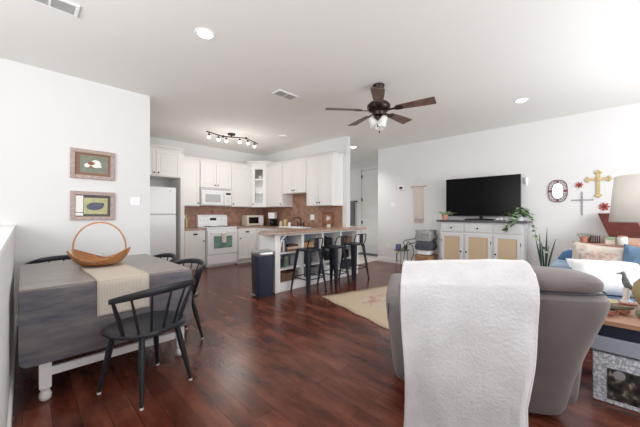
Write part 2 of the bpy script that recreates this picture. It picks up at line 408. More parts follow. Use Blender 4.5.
# over the fridge, plus its tall side panel
cabinet('upper_cabinet', 'white deep cabinet above the refrigerator with two doors', (1.38, 6.42, 2.0), 0, 0.96, 0.64, 0.53,
        [('door', 0.012, 0.476, 0.012, 0.518, 'r'), ('door', 0.484, 0.948, 0.012, 0.518, 'l')], crown=0.09, crown_l=False)
tag(G().box(2.34, 2.42, 6.42, 7.075, 0, 2.525).done('fridge_panel', M['cab'], bevel=0.003), 'tall white end panel right of the refrigerator', 'cabinet panel')
cabinet('upper_cabinet', 'white single-door upper cabinet between the fridge and the microwave', (2.425, UF, zu), 0, 0.46, 0.325, uh,
        [('door', 0.012, 0.448, 0.012, uh-0.012, 'r')], crown=0.07, crown_l=False, crown_r=False)
cabinet('upper_cabinet', 'short white two-door upper cabinet above the over-range microwave', (2.89, UF, 1.86), 0, 0.79, 0.325, 0.62,
        [('door', 0.012, 0.391, 0.012, 0.608, 'r'), ('door', 0.399, 0.778, 0.012, 0.608, 'l')], crown=0.07, crown_l=False, crown_r=False)
cabinet('upper_cabinet', 'white upper cabinet between the over-range microwave and the glass-front corner', (3.685, UF, zu), 0, 0.585, 0.325, uh,
        [('door', 0.012, 0.573, 0.012, uh-0.012, 'l')], crown=0.07, crown_l=False, crown_r=False)
# diagonal corner cabinet with a glass door
cc = thing('corner_cabinet', 'taller white diagonal corner cabinet with a glass door', 'cabinet', (4.28, 6.75, zu), 0)
hc = 1.13
pent = [(0, 0), (0.29, -0.29), (0.615, -0.29), (0.615, 0.325), (0, 0.325)]
# carcass: back walls, sides, bottom, top so the glass shows shelves
g = G()
g.prism(pent, 0, 0.02); g.prism(pent, hc-0.02, hc)
g.box(0, 0.615, 0.305, 0.325, 0, hc); g.box(0.595, 0.615, -0.29, 0.325, 0, hc); g.box(0, 0.012, 0.0, 0.325, 0, hc); g.box(0.29, 0.615, -0.29, -0.278, 0, hc)
g.done('body', M['cab'], cc)
MD = Matrix.Rotation(R(-45), 4, 'Z'); L = 0.29*math.sqrt(2)
g = G()
for b in ((0.0, 0.10, 0, hc), (L-0.10, L, 0, hc), (0.10, L-0.10, 0, 0.12), (0.10, L-0.10, hc-0.12, hc)): g.box(b[0], b[1], -0.012, 0.012, b[2], b[3], M=MD)
dd = g.done('door', M['cab'], cc, bevel=0.003)
G().box(0.09, L-0.09, -0.002, 0.002, 0.1, hc-0.1, M=MD).done('pane', M['glass'], dd, smooth=False)
kp = MD @ Vector((0.04, -0.014, 0.08)); G().ell(kp, 0.016, 0.016, 0.016, 10, 6).done('knob', M['knob'], dd)
g = G()
for z in (0.4, 0.74): g.prism([(0.02, 0.02), (0.29, -0.25), (0.59, -0.26), (0.59, 0.3), (0.02, 0.3)], z, z+0.015)
g.done('shelf', M['cab'], cc)
g = G()
k5 = [(-0.02, 0.325), (-0.03, -0.01), (0.27, -0.33), (0.615, -0.33), (0.615, 0.325)]
k6 = [(-0.05, 0.325), (-0.065, -0.03), (0.25, -0.375), (0.615, -0.375), (0.615, 0.325)]
g.rings([[(a, b, hc) for a, b in k5], [(a, b, hc+0.03) for a, b in k5], [(a, b, hc+0.085) for a, b in k6], [(a, b, hc+0.10) for a, b in k6]])
g.done('crown_moulding', M['cab'], cc)
for k, (x, y, r) in enumerate(((0.30, 0.02, 0.05), (0.38, 0.12, 0.045))):
    tag(G().lathe([(0.03, 0), (r, 0.05), (r, 0.09), (r*0.9, 0.1)], 14).done('bowl', M['cream'], loc=(4.28+x, 6.75+y, zu+0.757)), ('nearer' if k == 0 else 'rear') + ' cream bowl on the upper shelf of the glass corner cabinet', 'bowl', 'bowls in the glass corner cabinet')
# sink wall, facing the living room
SX = 4.57
def sink_cab(label, y1, y0, z, h, fronts, **k):
    return cabinet('upper_cabinet', label, (SX, y1, z), R(-90), y1 - y0, 0.325, h, fronts, **k)
sink_cab('white upper cabinet on the sink wall beside the glass corner cabinet', 6.455, 5.765, zu, uh, [('door', 0.012, 0.678, 0.012, uh-0.012, 'r')], crown=0.07, crown_l=False, crown_r=False)
sink_cab('short white two-door upper cabinet above the sink', 5.76, 4.885, 1.735, uh-0.315, [('door', 0.012, 0.434, 0.012, uh-0.327, 'r'), ('door', 0.441, 0.863, 0.012, uh-0.327, 'l')], crown=0.07, crown_l=False, crown_r=False)
sink_cab('white two-door upper cabinet at the open end of the sink wall', 4.88, 4.075, zu, uh, [('door', 0.012, 0.398, 0.012, uh-0.012, 'r'), ('door', 0.405, 0.793, 0.012, uh-0.012, 'l')], crown=0.07, crown_l=False)
# base cabinets
def fr(w, two=False):
    if two: return [('drawer', 0.012, w-0.012, 0.72, 0.865, ''), ('door', 0.012, w/2-0.004, 0.115, 0.7, 'r'), ('door', w/2+0.004, w-0.012, 0.115, 0.7, 'l')]
    return [('drawer', 0.012, w-0.012, 0.72, 0.865, '')]
cabinet('base_cabinet', 'white base cabinet with one drawer and door left of the range', (2.425, 6.47, 0), 0, 0.47, 0.605, 0.875, fr(0.47) + [('door', 0.012, 0.458, 0.115, 0.7, 'r')], kick=True)
cabinet('base_cabinet', 'white base cabinet with one drawer and door right of the range', (3.72, 6.47, 0), 0, 0.5, 0.605, 0.875, fr(0.5) + [('door', 0.012, 0.488, 0.115, 0.7, 'l')], kick=True)
cabinet('base_cabinet', 'white corner base cabinet beside the sink run', (4.225, 6.47, 0), 0, 0.665, 0.605, 0.875, [], kick=True)
cabinet('base_cabinet', 'white base cabinet run under the kitchen sink', (4.29, 6.465, 0), R(-90), 1.2, 0.6, 0.875, fr(0.6) + [('door', 0.012, 0.588, 0.115, 0.7, 'r'), ('drawer', 0.612, 1.188, 0.72, 0.865, ''), ('door', 0.612, 1.188, 0.115, 0.7, 'l')], kick=True)
cabinet('base_cabinet', 'white base cabinet next to the peninsula end of the sink run', (4.29, 5.26, 0), R(-90), 1.05, 0.6, 0.875, fr(1.05, True), kick=True)
# worktops
tag(G().box(2.422, 2.905, 6.445, 7.075, 0.877, 0.915).done('worktop', M['counter'], bevel=0.006), 'short brown speckled worktop left of the range', 'worktop')
g = G().prism([(3.715, 6.445), (4.265, 6.445), (4.265, 4.2), (4.895, 4.2), (4.895, 7.075), (3.715, 7.075)], 0.877, 0.915)
tag(g.done('worktop', M['counter'], bevel=0.006), 'L-shaped brown speckled worktop right of the range under the sink', 'worktop')
# backsplash
g = G().box(2.425, 4.88, 7.062, 7.08, 0.92, 1.42).box(4.882, 4.9, 4.09, 7.06, 0.92, 1.42).box(4.882, 4.9, 4.885, 5.76, 1.42, 1.735).box(2.9, 3.69, 7.062, 7.08, 1.42, 1.44)
struct(g.done('trim_4', M['splash'], smooth=False))
# peninsula
pen = thing('peninsula', 'white peninsula with open cubby shelves facing the bar stools', 'kitchen island', (2.75, 3.66, 0))
g = G()
PW, PD = 2.14, 0.42
g.box(0, 0.1, 0, PD, 0, 0.93); g.box(PW-0.05, PW, 0, PD, 0, 0.93); g.box(0.1, PW-0.05, PD-0.03, PD, 0, 0.93)
g.box(0.1, PW-0.05, 0, PD-0.03, 0, 0.14)
g.box(0.1, PW-0.05, 0, 0.02, 0.89, 0.93)
g.done('body', M['cab'], pen, bevel=0.003)
G().box(0.1, PW-0.05, PD-0.045, PD-0.031, 0.14, 0.93).done('back_panel', mat('blue_grey_board', (150, 166, 190), 0.6), pen)
for x in (0.56, 1.05, 1.56): G().box(x, x+0.05, 0.0, PD-0.046, 0.14, 0.89).done('divider', M['cab'], pen, bevel=0.003)
for a, b in ((0.1, 0.56), (0.61, 1.05), (1.10, 1.56), (1.61, PW-0.05)):
    G().box(a, b, 0.015, PD-0.046, 0.34, 0.36).done('shelf', M['cab'], pen)
    G().box(a, b, 0.015, PD-0.046, 0.60, 0.62).done('shelf', M['cab'], pen)
g = G()
g.tube([(0.06+0.09*math.cos(R(t))-0.09, -0.002, 0.85 + 0.09*math.sin(R(t))) for t in range(0, 1)] + [(0.11, -0.004, 0.72), (0.112, -0.01, 0.8), (0.13, -0.03, 0.86), (0.17, -0.05, 0.9), (0.2, -0.055, 0.915)], 0.012)
g.done('corbel', M['cab'], pen)
g = G().prism([(2.46, 3.5), (2.44, 3.58), (2.50, 3.72), (2.66, 3.98), (2.80, 4.14), (2.88, 4.175), (4.895, 4.175), (4.895, 3.975), (5.02, 3.975), (5.02, 3.54), (4.98, 3.5)], 0.932, 0.955)
wt = tag(g.done('worktop', M['counter'], bevel=0.005), 'brown speckled peninsula bar top with an overhang above the stools', 'worktop')

# cubby contents
def book(label, loc, s, col, rz=0, group='books on the peninsula shelves', flat=False):
    t = tag(G().box(-s[0]/2, s[0]/2, -s[1]/2, s[1]/2, 0, s[2]).done('book', mat('book_cover', col, 0.6), loc=loc, rz=rz, bevel=0.002), label, 'book', group)
    G().box(-s[0]/2+0.004, s[0]/2-0.004 if not flat else s[0]/2+0.0005, -s[1]/2+0.003, s[1]/2+0.0006, 0.004, s[2]-0.004 if flat else s[2]+0.0006).done('pages', M['paper'], t)
    return t
zb = 0.622
bx = 2.89
for k, (w_, hh, col, nm) in enumerate(((0.03, 0.2, (186, 196, 210), 'pale blue'), (0.025, 0.22, (120, 60, 50), 'rust red'), (0.035, 0.19, (226, 220, 208), 'cream'), (0.03, 0.21, (70, 84, 110), 'slate blue'))):
    book('%s upright book in the upper left peninsula cubby' % nm, (bx + w_/2, 3.80, zb), (w_, 0.15, hh), col); bx += w_ + 0.003
for k, (col, nm, w_) in enumerate((((142, 96, 70), 'brown', 0.25), ((214, 198, 176), 'tan', 0.23), ((96, 62, 48), 'dark brown', 0.2))):
    book('%s book lying in the flat stack of the upper left cubby' % nm, (3.17, 3.80, zb + 0.036*k), (w_, 0.17, 0.035), col, R(3*k-3), flat=True)
for k, (x, z, nm, col) in enumerate(((3.08, 0.362, 'green glass jar beside the books stack in the middle left cubby', (108, 128, 110)), (3.23, 0.362, 'grey storage tin in the middle left cubby', (132, 134, 138)), (2.96, 0.362, 'dark metal tin in the middle left cubby by the end panel', (60, 62, 66)))):
    t = thing('canister', nm, 'canister', (x, 3.82, z)); G().lathe([(0.045, 0), (0.05, 0.01), (0.05, 0.13), (0.044, 0.15)], 18).done('body', mat('canister_paint', col, 0.4), t); G().lathe([(0.046, 0.15), (0.048, 0.155), (0.046, 0.17), (0.01, 0.18)], 18).done('lid', M['steel'], t)
def basket_box(label, loc, s, m):
    t = thing('storage_basket', label, 'basket', loc)
    g = G(); a, b, h = s
    for sc in (1,):
        g.rings([[(x, y, z) for x, y in sup(0, 0, a*k/2, b*k/2, 24, 6)] for k, z in ((0.9, 0), (1, h), (0.94, h), (0.85, 0.012))])
    g.done('body', m, t)
    G().tube([(x, y, h) for x, y in sup(0, 0, a/2, b/2, 24, 6)], 0.008, closed=True).done('rim', m, t)
    return t
basket_box('brown wicker basket in the lower left peninsula cubby', (3.08, 3.84, 0.142), (0.36, 0.3, 0.13), M['dkwicker'])
basket_box('grey fabric bin in the lower second peninsula cubby', (3.58, 3.84, 0.142), (0.36, 0.3, 0.14), M['greyfab'])
basket_box('tan wicker basket in the upper second peninsula cubby', (3.53, 3.84, zb), (0.3, 0.28, 0.12), M['wickerlight'])
basket_box('white plastic bin in the lower third peninsula cubby', (4.08, 3.84, 0.142), (0.36, 0.3, 0.13), M['white'])
basket_box('brown wicker basket in the upper fourth peninsula cubby', (4.6, 3.84, zb), (0.34, 0.28, 0.14), M['dkwicker'])
basket_box('charcoal fabric bin in the lower fourth peninsula cubby', (4.6, 3.84, 0.142), (0.36, 0.3, 0.14), M['darkgreyfab'])
def pot(label, loc, r, h):
    t = thing('cooking_pot', label, 'pot', loc)
    G().lathe([(r*0.9, 0), (r, 0.02), (r, h), (r*0.95, h), (r*0.93, 0.02), (0.01, 0.015)], 24).done('body', M['black'], t)
    G().lathe([(r*1.01, h), (r*0.9, h+0.02), (0.02, h+0.035), (0.02, h+0.05), (0.01, h+0.055)], 24).done('lid', M['black'], t)
    for s_ in (-1, 1): G().tube([(s_*r, -0.03, h*0.75), (s_*(r+0.03), 0, h*0.78), (s_*r, 0.03, h*0.75)], 0.007).done('handle', M['black'], t)
pot('large black lidded pot in the middle second peninsula cubby', (3.54, 3.84, 0.362), 0.13, 0.15)
pot('black lidded pot in the middle third peninsula cubby', (4.07, 3.84, 0.362), 0.12, 0.13)
pot('black lidded pot in the upper third peninsula cubby', (4.08, 3.84, zb), 0.14, 0.14)
pot('black lidded pot in the middle fourth peninsula cubby', (4.6, 3.84, 0.362), 0.13, 0.13)

# ------------------------------------------------------------------ appliances
fg = thing('refrigerator', 'white top-freezer refrigerator left of the kitchen cabinets', 'refrigerator', (1.42, 6.47, 0))
G().box(0.0, 0.84, 0.03, 0.6, 0.03, 1.8).done('body', M['white'], fg, bevel=0.01)
G().box(0.04, 0.8, 0.06, 0.55, 0, 0.03).done('base_grille', M['black'], fg)
dz = G().box(0.0, 0.84, -0.03, 0.027, 1.235, 1.795).done('freezer_door', M['white'], fg, bevel=0.012)
dl = G().box(0.0, 0.84, -0.03, 0.027, 0.06, 1.222).done('fridge_door', M['white'], fg, bevel=0.012)
G().box(0.03, 0.06, -0.07, -0.03, 1.28, 1.55).done('handle', M['white'], dz, bevel=0.008)
G().box(0.03, 0.06, -0.07, -0.03, 0.75, 1.18).done('handle', M['white'], dl, bevel=0.008)
G().lathe([(0.018, 0), (0.018, 0.004)], 16, M=Matrix.Translation((0.72, -0.03, 1.72)) @ Matrix.Rotation(R(90), 4, 'X')).done('badge', M['steel'], dz)

rg = thing('range', 'white electric range with glass oven door and rear control panel', 'stove', (2.925, 6.44, 0))
G().box(0, 0.76, 0.03, 0.62, 0.03, 0.9).box(0.03, 0.73, 0.06, 0.55, 0, 0.03).done('body', M['white'], rg, bevel=0.004)
G().box(0, 0.76, 0.0, 0.61, 0.9, 0.93).done('cooktop', M['white'], rg, bevel=0.008)
for x, y, r in ((0.2, 0.16, 0.1), (0.56, 0.16, 0.08), (0.2, 0.43, 0.08), (0.56, 0.43, 0.1)):
    g = G().tube([(x + r*(1-t_/80)*math.cos(t_*PI/9), y + r*(1-t_/80)*math.sin(t_*PI/9), 0.937) for t_ in range(72)], 0.006, 6)
    g.box(x-r, x+r, y-0.004, y+0.004, 0.930, 0.934).done('burner', M['black'], rg)
bg = G().prism([(0.49, 0.93), (0.62, 0.93), (0.62, 1.22), (0.54, 1.22), (0.5, 1.17)], 0, 0.76, 'x').done('backguard', M['white'], rg, bevel=0.006)
G().box(0.0, 0.76, 0.495, 0.515, 1.0, 1.012).done('trim_line', M['steel'], bg)
G().box(0.3, 0.46, 0.494, 0.51, 1.08, 1.14).done('clock_display', M['glassdk'], bg)
for x in (0.07, 0.16, 0.25, 0.52, 0.61, 0.7):
    G().lathe([(0.022, 0), (0.02, 0.02), (0.008, 0.025)], 12, M=Matrix.Translation((x, 0.5, 1.09)) @ Matrix.Rotation(R(90), 4, 'X')).done('control_knob', M['white'], bg)
od = G().box(0.005, 0.755, -0.02, 0.03, 0.3, 0.86).done('oven_door', M['white'], rg, bevel=0.008)
mw = mat('oven_window_glass', (116, 150, 136), 0.12, var=0.3, scale=5)
G().box(0.15, 0.61, -0.024, -0.018, 0.44, 0.72).done('oven_window', mw, od, bevel=0.004)
G().tube([(0.08, -0.018, 0.79), (0.08, -0.06, 0.8), (0.68, -0.06, 0.8), (0.68, -0.018, 0.79)], 0.012).done('handle', M['white'], od)
G().box(0.005, 0.755, -0.015, 0.03, 0.07, 0.285).done('storage_drawer', M['white'], rg, bevel=0.008)
def tt(u, v):
    s_ = (u-0.5)*0.5
    x = 2.925 + 0.33 + 0.1*v
    return (x, 6.38 + (-0.020 if u > 0.5 else 0.020)*min(1, abs(s_)*40) + 0.003*math.sin(v*14), 0.815 - abs(s_))
mt = mat('tea_towel_print', (225, 214, 210), 0.9, var=0.25, scale=30)
tag(G().grid(tt, 30, 10).done('tea_towel', mt, solid=0.004), 'white patterned tea towel hanging on the oven door handle', 'towel')

hm = thing('over_range_microwave', 'white over-range microwave mounted above the stove', 'microwave', (2.9, 6.69, 1.44))
G().box(0.005, 0.765, 0.02, 0.37, 0, 0.41).done('body', M['white'], hm, bevel=0.006)
md = G().box(0.005, 0.575, -0.015, 0.018, 0.02, 0.355).done('door', M['white'], hm, bevel=0.01)
G().box(0.09, 0.47, -0.018, -0.012, 0.08, 0.27).done('window', mat('microwave_mesh_window', (188, 190, 192), 0.25, var=0.1, scale=60), md, bevel=0.004)
G().tube([(0.535, -0.014, 0.06), (0.54, -0.045, 0.09), (0.54, -0.045, 0.28), (0.535, -0.014, 0.31)], 0.011).done('handle', M['white'], md)
cp = G().box(0.58, 0.765, -0.012, 0.018, 0.02, 0.355).done('control_panel', M['white'], hm, bevel=0.006)
G().box(0.61, 0.74, -0.014, -0.01, 0.27, 0.32).done('display', M['glassdk'], cp)
g = G()
for i in range(4):
    for j in range(3): g.box(0.615+j*0.045, 0.645+j*0.045, -0.0145, -0.01, 0.07+i*0.045, 0.095+i*0.045)
g.done('button', mat('button_grey', (200, 202, 204), 0.5), cp)
g = G()
for i in range(22): g.box(0.03+i*0.033, 0.052+i*0.033, 0.012, 0.021, 0.372, 0.395)
g.done('vent_grille', mat('vent_grey', (168, 168, 168), 0.6), hm)

# small items on the worktops
co = thing('countertop_oven', 'small cream countertop microwave with dark window on the corner worktop', 'microwave', (4.13, 6.72, 0.915), R(-4))
G().box(0, 0.5, 0.0, 0.3, 0.012, 0.285).box(0.03, 0.06, 0.03, 0.27, 0, 0.012).box(0.44, 0.47, 0.03, 0.27, 0, 0.012).done('body', mat('cream_plastic', (226, 220, 208), 0.35), co, bevel=0.01)
G().box(0.015, 0.37, -0.012, 0.0, 0.03, 0.27).done('door', M['cream'], co, bevel=0.006)
G().box(0.05, 0.335, -0.015, -0.01, 0.07, 0.235).done('window', M['glassdk'], co)
G().box(0.38, 0.49, -0.01, 0.0, 0.03, 0.27).done('control_panel', M['white'], co, bevel=0.004)
cf = thing('coffee_maker', 'black and white coffee maker between the small oven and the jars', 'coffee maker', (4.66, 6.31, 0.915), R(-60))
G().box(-0.09, 0.09, -0.1, 0.1, 0, 0.03).box(-0.09, 0.09, 0.02, 0.1, 0.03, 0.2).done('body', M['black'], cf, bevel=0.008)
G().box(-0.09, 0.09, -0.1, 0.1, 0.2, 0.36).done('reservoir', M['white'], cf, bevel=0.012)
G().lathe([(0.05, 0.035), (0.065, 0.06), (0.06, 0.13), (0.045, 0.16)], 18, c=(0, -0.045, 0)).done('carafe', M['glassdk'], cf)
for k, (x, y, r, h, m_, lb) in enumerate(((4.68, 5.97, 0.05, 0.15, M['cream'], 'small cream lidded jar on the worktop by the coffee maker'), (4.68, 5.80, 0.055, 0.2, M['gold'], 'tall golden tan canister next to the small cream jar'), (4.70, 5.66, 0.04, 0.12, M['paper'], 'short white jar between the canister and the sink'))):
    t = thing('kitchen_canister', lb, 'canister', (x, y, 0.915))
    G().lathe([(r*0.85, 0), (r, 0.012), (r, h*0.75), (r*0.8, h*0.85)], 20).done('body', m_, t)
    G().lathe([(r*0.82, h*0.85), (r*0.85, h*0.93), (r*0.2, h*0.96), (r*0.2, h)], 20).done('lid', m_, t)
t = thing('oil_bottle', 'green and amber bottle standing on the worktop left of the range', 'bottle', (2.55, 6.86, 0.915))
G().lathe([(0.035, 0), (0.038, 0.02), (0.038, 0.17), (0.015, 0.22), (0.013, 0.27)], 18).done('body', mat('green_bottle', (150, 160, 84), 0.15, trans=0.3), t)
G().lathe([(0.015, 0.27), (0.015, 0.295)], 12).done('cap', M['gold'], t)
t = thing('oil_bottle', 'paler tall bottle beside the green bottle left of the range', 'bottle', (2.64, 6.90, 0.915))
G().lathe([(0.03, 0), (0.03, 0.2), (0.012, 0.24), (0.012, 0.29)], 18).done('body', mat('pale_bottle', (212, 196, 150), 0.15, trans=0.2), t)
G().lathe([(0.014, 0.29), (0.014, 0.31)], 12).done('cap', M['cream'], t)
# sink and faucet
sk = thing('kitchen_sink', 'white drop-in kitchen sink below the bronze faucet', 'sink', (4.5, 5.25, 0.916))
g = G(); o_ = sup(0, 0, 0.2, 0.42, 32, 8); i_ = sup(-0.03, 0, 0.14, 0.38, 32, 8)
g.rings([[(x, y, 0) for x, y in o_], [(x, y, 0.02) for x, y in o_], [(x, y, 0.02) for x, y in i_], [(x*0.95, y*0.97, 0.004) for x, y in i_]])
g.done('basin', M['white'], sk)
fc = thing('faucet', 'dark bronze arched kitchen faucet with two lever handles', 'faucet', (4.665, 5.2, 0.936))
G().lathe([(0.028, 0), (0.02, 0.02), (0.014, 0.1)], 16).tube([(0, 0, 0.09), (0, 0, 0.18), (-0.03, 0.03, 0.215), (-0.09, 0.08, 0.22), (-0.13, 0.11, 0.19), (-0.135, 0.115, 0.16)], 0.012, 10).done('spout', M['bronze'], fc)
G().tube([(0, -0.11, 0.06), (0, 0.11, 0.06)], 0.01).done('bridge', M['bronze'], fc)
for s_ in (-1, 1):
    G().lathe([(0.024, 0), (0.014, 0.02), (0.014, 0.09), (0.018, 0.1)], 14, c=(0, s_*0.11, 0)).tube([(0, s_*0.11, 0.1), (0.0, s_*0.16, 0.13)], 0.007).done('lever_handle', M['bronze'], fc)
def plate(label, loc, rz, w=0.08, h=0.12, kind='switch', m=None):
    t = thing('light_switch' if kind == 'switch' else 'power_outlet', label, 'switch' if kind == 'switch' else 'outlet', loc, rz)
    G().box(-w/2, w/2, -0.006, 0, -h/2, h/2).done('cover_plate', m or M['white'], t, bevel=0.002)
    if kind == 'switch': G().box(-0.012, 0.012, -0.012, -0.006, -0.025, 0.025).done('toggle', M['white'], t, bevel=0.002)
    else:
        for z in (-0.025, 0.025): G().lathe([(0.015, 0), (0.014, 0.003)], 14, M=Matrix.Translation((0, -0.006, z)) @ Matrix.Rotation(R(90), 4, 'X')).done('socket', M['cream'], t)
plate('white wide switch plate on the backsplash right of the faucet', (4.881, 5.02, 1.16), R(-90), 0.14, 0.13)
plate('white outlet high on the backsplash over the sink near the end cabinet', (4.881, 5.0, 1.5), R(-90), 0.08, 0.12, 'outlet')
plate('cream outlet on the backsplash left of the range', (2.66, 7.061, 1.14), 0, 0.1, 0.13, 'outlet', M['cream'])
tp = thing('decorative_tile', 'square brown framed tile with white pattern on the backsplash near the peninsula', 'wall tile', (4.881, 4.5, 1.13), R(-90))
g = G()
for b in ((-0.17, -0.13, -0.15, 0.15), (0.13, 0.17, -0.15, 0.15), (-0.13, 0.13, -0.15, -0.11), (-0.13, 0.13, 0.11, 0.15)): g.box(b[0], b[1], -0.016, 0, b[2], b[3])
g.done('frame', mat('brown_tile_border', (134, 84, 62), 0.5), tp, bevel=0.003)
G().box(-0.13, 0.13, -0.008, 0, -0.11, 0.11).done('tile_face', mat('brown_tile', (160, 112, 88), 0.5), tp)
g = G()
for k in range(9):
    a = k*2.4; r = 0.018*math.sqrt(k)
    g.ell((r*math.cos(a)*1.2, -0.01, r*math.sin(a)+0.01), 0.024, 0.006, 0.02, 8, 5)
g.done('flower_motif', M['paper'], tp)
t = thing('cup', 'small pale green cup on the worktop below the framed tile', 'cup', (4.70, 4.32, 0.915))
G().lathe([(0.03, 0), (0.04, 0.01), (0.045, 0.1), (0.04, 0.1), (0.034, 0.015)], 18).done('body', mat('cup_glaze', (206, 214, 186), 0.3), t)

# ------------------------------------------------------------------ pedal bin
tc_ = thing('trash_can', 'navy pedal trash can with a grey lid at the end of the peninsula', 'trash can', (2.565, 3.735, 0), R(-12))
def rr(a, b, z, e=7): return [(x, y, z) for x, y in sup(0, 0, a, b, 32, e)]
G().rings([rr(0.125, 0.138, 0.0), rr(0.128, 0.142, 0.02), rr(0.138, 0.152, 0.62)]).done('bin_body', M['navy'], tc_)
G().rings([rr(0.142, 0.156, 0.62), rr(0.146, 0.16, 0.63), rr(0.146, 0.16, 0.665), rr(0.130, 0.145, 0.685), rr(0.04, 0.05, 0.69)]).done('lid', M['steel'], tc_)
G().box(-0.168, -0.122, -0.055, 0.055, 0.02, 0.035).done('pedal', M['steel'], tc_, bevel=0.004)

# ------------------------------------------------------------------ bar stools
def make_stool():
    t = thing('bar_stool', '', 'bar stool', (0, 0, 0), 0, 'black metal bar stools at the peninsula')
    g = G(); g.rings([rr(0.15, 0.15, 0.655), rr(0.158, 0.158, 0.672), rr(0.155, 0.155, 0.684), rr(0.12, 0.12, 0.676)])
    g.done('seat', M['blackmetal'], t)
    for sx in (-1, 1):
        for sy in (-1, 1):
            g = G()   # folded sheet-metal leg: an L section that tapers downwards
            rgs = []
            for z, k, w in ((0.66, 0.145, 0.075), (0.35, 0.178, 0.056), (0.012, 0.21, 0.034)):
                cx_, cy_ = sx*k, sy*k
                th_ = 0.006
                rgs.append([(cx_, cy_, z), (cx_ - sx*w, cy_, z), (cx_ - sx*w, cy_ - sy*th_, z), (cx_ - sx*th_*1.5, cy_ - sy*th_*1.5, z), (cx_ - sx*th_, cy_ - sy*w, z), (cx_, cy_ - sy*w, z)])
            g.rings(rgs); lg = g.done('leg', M['blackmetal'], t, bevel=0.002)
            G().box(sx*0.198-0.013, sx*0.198+0.013, sy*0.198-0.013, sy*0.198+0.013, 0, 0.014).done('foot', M['black'], lg)
    zf = 0.23; k = 0.187
    for a, b in (((-k, -k), (k, -k)), ((k, -k), (k, k)), ((k, k), (-k, k)), ((-k, k), (-k, -k))):
        G().tube([(a[0], a[1], zf), (b[0], b[1], zf)], 0.009).done('footrest_bar', M['blackmetal'], t)
    pts = [(-0.15, -0.135, 0.68), (-0.162, -0.15, 0.75), (-0.15, -0.175, 0.84), (-0.12, -0.185, 0.862), (0.12, -0.185, 0.862), (0.15, -0.175, 0.84), (0.162, -0.15, 0.75), (0.15, -0.135, 0.68)]
    G().tube(pts, 0.010, 8).done('back_frame', M['blackmetal'], t)
    G().box(-0.05, 0.05, -0.19, -0.18, 0.7, 0.865, M=Matrix.Translation((0, 0.0, 0)) ).done('back_splat', M['blackmetal'], t, bevel=0.003)
    return t
st = make_stool()
st.location = (3.22, 3.40, 0); st['label'] = 'black metal low-back bar stool nearest the trash can'
dup(st, (3.77, 3.35, 0), R(6), 'middle one of the three black metal bar stools')
dup(st, (4.42, 3.41, 0), R(-3), 'black metal bar stool farthest from the trash can, at the hall end')

# ------------------------------------------------------------------ dining table
tb = thing('dining_table', 'grey-topped drop-leaf dining table with white turned legs', 'table', (0, 0, 0))
TX0, TX1, TY0, TY1 = -0.02, 1.05, 2.645, 3.98
G().box(TX0, TX1, TY0, TY1, 0.735, 0.76).done('tabletop', M['greywood'], tb, bevel=0.004)
def leaf(y0, y1):
    c = 0.05; x0, x1, z0, z1 = TX0, TX1, 0.265, 0.748
    poly = [(x0, z1), (x0, z0 + c)] + [(x0 + c - c*math.cos(a*PI/12), z0 + c - c*math.sin(a*PI/12)) for a in range(1, 6)] + [(x0 + c, z0), (x1 - c, z0)] + [(x1 - c + c*math.sin(a*PI/12), z0 + c - c*math.cos(a*PI/12)) for a in range(1, 6)] + [(x1, z0 + c), (x1, z1)]
    G().prism(poly, y0, y1, 'y').done('drop_leaf', M['leafwood'], tb, bevel=0.003)
leaf(2.618, 2.641); leaf(3.984, 4.007)
G().box(0.06, 1.0, 2.74, 2.765, 0.63, 0.734).box(0.06, 1.0, 3.88, 3.905, 0.63, 0.734).box(0.06, 0.085, 2.765, 3.88, 0.63, 0.734).box(0.975, 1.0, 2.765, 3.88, 0.63, 0.734).done('apron', M['trim'], tb, bevel=0.003)
turn = [(0.018, 0), (0.030, 0.012), (0.034, 0.035), (0.028, 0.055), (0.022, 0.068), (0.03, 0.082), (0.033, 0.09)]
turn2 = [(0.036, 0.26), (0.026, 0.275), (0.034, 0.29), (0.022, 0.31), (0.03, 0.38), (0.036, 0.46), (0.03, 0.52), (0.022, 0.56), (0.034, 0.575), (0.03, 0.6)]
for x in (0.105, 0.965):
    for y in (2.676, 3.89):
        G().lathe(turn, 20, c=(x, y, 0)).box(x-0.031, x+0.031, y-0.031, y+0.031, 0.09, 0.26).lathe(turn2, 20, c=(x, y, 0)).box(x-0.037, x+0.037, y-0.037, y+0.037, 0.6, 0.734).done('leg', M['trim'], tb, bevel=0.002)
for y in (2.676, 3.89): G().box(0.125, 0.94, y-0.014, y+0.014, 0.16, 0.215).done('stretcher', M['trim'], tb, bevel=0.003)
# runner: lies over the top and hangs over the near leaf
def run(u, v):
    s_ = u * (1.27 + 0.27)
    x0 = 0.345 + 0.03*min(u*1.2, 1); x = x0 + v * 0.335
    rad = 0.012
    if s_ < 1.27: y, z = 3.91 - s_, 0.7645
    elif s_ < 1.27 + rad*PI/2:
        a = (s_ - 1.27)/rad; y, z = 2.64 - rad*math.sin(a), 0.7645 - rad*(1-math.cos(a))
    else: y, z = 2.612, 0.7645 - rad - (s_ - 1.27 - rad*PI/2)
    if s_ >= 1.27: y = 2.612 + (2.64 - 2.612)*max(0, 1 - (s_-1.27)/0.015)
    return (x, y, z)
tag(G().grid(run, 90, 12).done('table_runner', M['runner'], solid=0.005), 'cream woven runner across the grey dining table', 'table runner')
